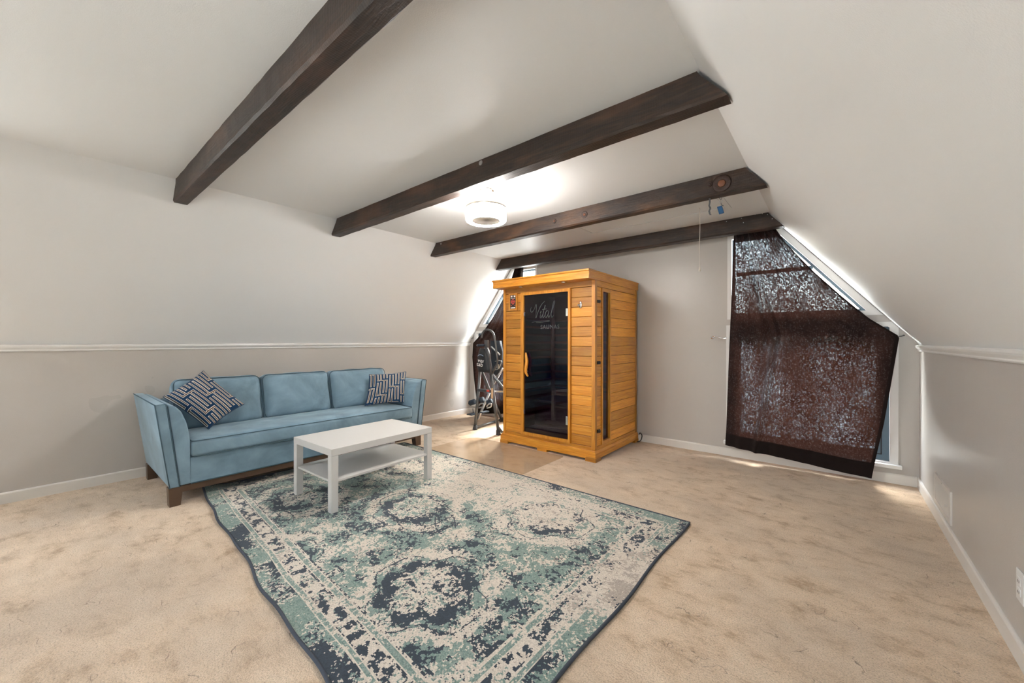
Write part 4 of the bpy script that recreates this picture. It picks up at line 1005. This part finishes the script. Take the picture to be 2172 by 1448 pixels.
# ================================================================== INVERSION TABLE
inv = empty('inversion_table', (-3.6, 4.1, 0), 'black folding inversion table standing beside the sauna in front of the window', 'exercise machine')
def ip(name, mb, mat, parent=None): return mb.build(name, mat, parent or inv)
FLf, FRf = Vector((-3.806, 3.822, 0)), Vector((-3.362, 3.806, 0))
TLf, TRf = Vector((-3.700, 3.81, 0.815)), Vector((-3.480, 3.79, 0.775))
RLf, RRf = Vector((-3.885, 4.47, 0)), Vector((-3.300, 4.45, 0))
for foot, top in ((FLf, TLf), (FRf, TRf)):
    lg = ip('front_leg', MB().tube([foot+Vector((0, 0, 0.03)), foot.lerp(top, 0.5), top], 0.020, 8), M_GUN)
    MB().tube([foot+Vector((0, 0, 0.001)), foot+Vector((0, 0, 0.012)), foot.lerp(top, 0.085)], [0.034, 0.032, 0.024], 10).build('rubber_foot', M_RUBBER, lg)
for foot, top in ((RLf, TLf), (RRf, TRf)):
    lg = ip('rear_leg', MB().tube([foot+Vector((0, 0, 0.03)), top+Vector((0, 0.03, 0))], 0.019, 8), M_GUN)
    MB().tube([foot+Vector((0, 0, 0.001)), foot+Vector((0, 0, 0.06))], [0.032, 0.024], 10).build('rubber_foot', M_RUBBER, lg)
ip('floor_bar', MB().tube([FLf+Vector((0, 0.02, 0.03)), RLf+Vector((0, -0.02, 0.03))], 0.017, 8), M_GUN)
ip('floor_bar', MB().tube(smoothpath([FRf+Vector((0.005, 0, 0.10)), FRf+Vector((0.02, 0.03, 0.05)), FRf+Vector((0.03, 0.10, 0.03)), RRf+Vector((0, -0.02, 0.03))], 5), 0.017, 8), M_GUN)
ip('cross_bar', MB().box(-3.745, -3.470, 3.79, 3.815, 0.535, 0.575, 0.005), M_GUN)
l0 = ip('spreader_bar', MB().tube([(-3.47, 3.82, 0.555), (-3.40, 4.38, 0.50)], 0.012, 8), M_STEEL)
MB().box(-3.545, -3.505, 3.772, 3.786, 0.548, 0.573, 0.002).build('red_marker', M_RED, inv)
c = FRf.lerp(TRf, 0.70); MB().box(c.x-0.014, c.x+0.014, c.y-0.026, c.y-0.019, c.z-0.075, c.z+0.06, 0.001).build('sticker', M_WOODTAG, inv)
# hoop handle
hoop = [ony(1026, 728, 3.80), ony(1021, 716, 3.80), ony(1023.5, 706, 3.80), ony(1029, 700, 3.80), ony(1035, 699, 3.80), ony(1042, 702, 3.80), ony(1047.5, 710, 3.80), ony(1050.5, 727, 3.80), ony(1053, 747, 3.80), ony(1055, 763, 3.80), ony(1054, 772, 3.80), ony(1050, 780, 3.80), ony(1043.5, 792, 3.80), ony(1041, 797, 3.80)]
hp = ip('hoop_handle', MB().tube(smoothpath(hoop[1:], 5), 0.0135, 10), M_GUN)
a, b_ = ony(1013, 732, 3.78), ony(1027, 732, 3.80)
MB().tube([a, a.lerp(b_, 0.08), b_], [0.014, 0.017, 0.017], 10).build('foam_grip', M_FOAM, hp)
MB().tube([a-Vector((0.006, 0, 0)), a], [0.012, 0.015], 10).build('grip_cap', M_STEEL, hp)
# head bar, bed and draped cover
p0, p1 = ony(1032, 721, 3.83), ony(1033.5, 752, 3.86)
ip('head_bar', MB().box(p0.x-0.028, p0.x+0.030, 3.815, 3.845, p1.z-0.05, p0.z, 0.004), M_GUN)
def sheet(P, thick, name, mat):
    rows = len(P); cols = len(P[0]); vs = [Vector(p) for r in P for p in r]; N = len(vs); nn = Vector((-0.25, -1, 0.05)).normalized()
    V = vs+[v-nn*thick for v in vs]; F = []
    for i in range(rows-1):
        for j in range(cols-1):
            q = i*cols+j; F += [(q, q+1, q+cols+1, q+cols), (q+N, q+cols+N, q+cols+1+N, q+1+N)]
    bd = [j for j in range(cols)]+[i*cols+cols-1 for i in range(1, rows)]+[(rows-1)*cols+j for j in range(cols-2, -1, -1)]+[i*cols for i in range(rows-2, 0, -1)]
    for i in range(len(bd)): a_, c_ = bd[i], bd[(i+1) % len(bd)]; F.append((a_, c_, c_+N, a_+N))
    return MB().add(V, F, True).build(name, mat, inv)
prof = [(1018, 1035, 738), (1015, 1037, 746), (1013.5, 1038, 755), (1012, 1039.5, 764), (1011.5, 1041, 773), (1012.5, 1042, 781), (1015, 1041, 788)]
G = []
for (u0, u1, v) in prof:
    row = []
    for k in range(9):
        w = k/8; u = u0+(u1-u0)*w; yy = 3.76-0.03*math.sin(PI*w)+0.006*math.sin(w*14+v*0.3); row.append(ony(u, v+3*w, yy))
    G.append(row)
cover = sheet(G, 0.02, 'cover', M_COVER)
G = []
for (u0, u1, v) in ((1026, 1034, 737), (1031, 1038, 750), (1035, 1040, 765), (1037, 1041, 780), (1038, 1042, 793)):
    G.append([ony(u0+(u1-u0)*k/4, v, 3.735-0.012*math.sin(PI*k/4)) for k in range(5)])
sheet(G, 0.008, 'cover_strap', plain('grey_black_strap', (0.05, 0.05, 0.054), 0.5, var=0.3))
MB().tube(smoothpath([ony(1013.5, 755, 3.735), ony(1016, 752.5, 3.73), ony(1021, 752.5, 3.727), ony(1025, 755, 3.725)], 5), 0.004, 6).build('cover_trim', plain('pale_blue_trim', (0.42, 0.55, 0.72), 0.6), cover)
for body, u, v, sz in (('versi', 1023.5, 769, 0.072), ('table', 1021, 777, 0.072)):
    c = ony(u, v, 3.722)
    M = Matrix.Translation(c) @ Matrix.Rotation(math.radians(10), 4, 'Y') @ Matrix.Rotation(math.radians(26), 4, 'Z') @ Matrix.Rotation(PI/2, 4, 'X')
    text_mesh('cover_lettering', body, sz, M, M_WHITE, cover, ext=0.001)
# tilting bed and calibrated rail
bed = []
for (u0, u1, v) in ((1040, 1058, 722), (1041, 1062, 745), (1042, 1060, 770), (1041, 1056, 795)):
    bed.append([ony(u0+(u1-u0)*k/4, v, 3.98+0.02*k/4) for k in range(5)])
sheet(bed, 0.045, 'bed_pad', M_FOAM)
ip('bed_rail', MB().tube([ony(1042, 735, 3.90), ony(1060, 752, 3.90)], 0.010, 8), M_STEEL)
r0, r1, r2 = ony(1014, 888, 3.84), ony(1040, 828, 3.88), ony(1067, 781, 3.92)
ip('height_rail', MB().tube([r0, r1], 0.017, 4), M_STEEL); q = ip('height_rail', MB().tube([ony(1046, 815, 3.90), r2], 0.016, 4), M_STEEL)
for i in range(9):
    c = ony(1047, 811, 3.878).lerp(ony(1056, 796, 3.886), i/8); MB().lathe([(0, -0.004), (0.005, -0.003), (0.005, 0.003), (0, 0.004)], c, 8, 'y').build('height_hole', M_BLACK, q)
ip('height_mark', MB().box(*sorted((ony(1054, 783, 3.9).x, ony(1059, 783, 3.9).x)), 3.885, 3.90, ony(1054, 780, 3.9).z, ony(1054, 772, 3.9).z, 0.002), M_STEEL)
ip('rear_frame', MB().tube(smoothpath([ony(1050, 766, 3.97), ony(1063, 765, 3.97), ony(1059, 780, 3.97), ony(1050, 784, 3.97)], 3), 0.006, 6), M_STEEL)
# ankle rollers and foot plates
for u0, v0, u1, v1 in ((996, 855, 1008, 851), (1018, 849, 1026, 846), (1034, 855, 1044, 850)):
    a, b_ = ony(u0, v0, 3.86), ony(u1, v1, 3.88)
    r_ = ip('ankle_roller', MB().tube([a, a.lerp(b_, 0.08), a.lerp(b_, 0.92), b_], [0.030, 0.038, 0.038, 0.030], 14), M_FOAM)
    MB().tube([a+(a-b_).normalized()*0.02, a], 0.008, 8).build('roller_axle', M_GUN, r_)
for u0, v0, u1, v1 in ((1013, 862, 1026, 856), (1032, 862, 1042, 856)):
    ip('ankle_bracket', MB().tube(smoothpath([ony(u0, v0, 3.85), ony((u0+u1)/2, v0-6, 3.84), ony(u1, v1, 3.85), ony(u1-1, v1+6, 3.85), ony(u0+1, v0+3, 3.85)], 3), 0.010, 6), M_STEEL)
for u0, u1, v in ((994, 1008, 877), (1022, 1031, 873)):
    a, b_ = ony(u0, v, 3.84), ony(u1, v, 3.87)
    ip('foot_plate', MB().box(a.x, b_.x, 3.80, 3.93, a.z-0.012, a.z+0.006, 0.004), M_FOAM)
ip('foot_plate_bar', MB().tube([ony(1003, 866, 3.88), ony(1004, 876, 3.88)], 0.008, 6), M_GUN)
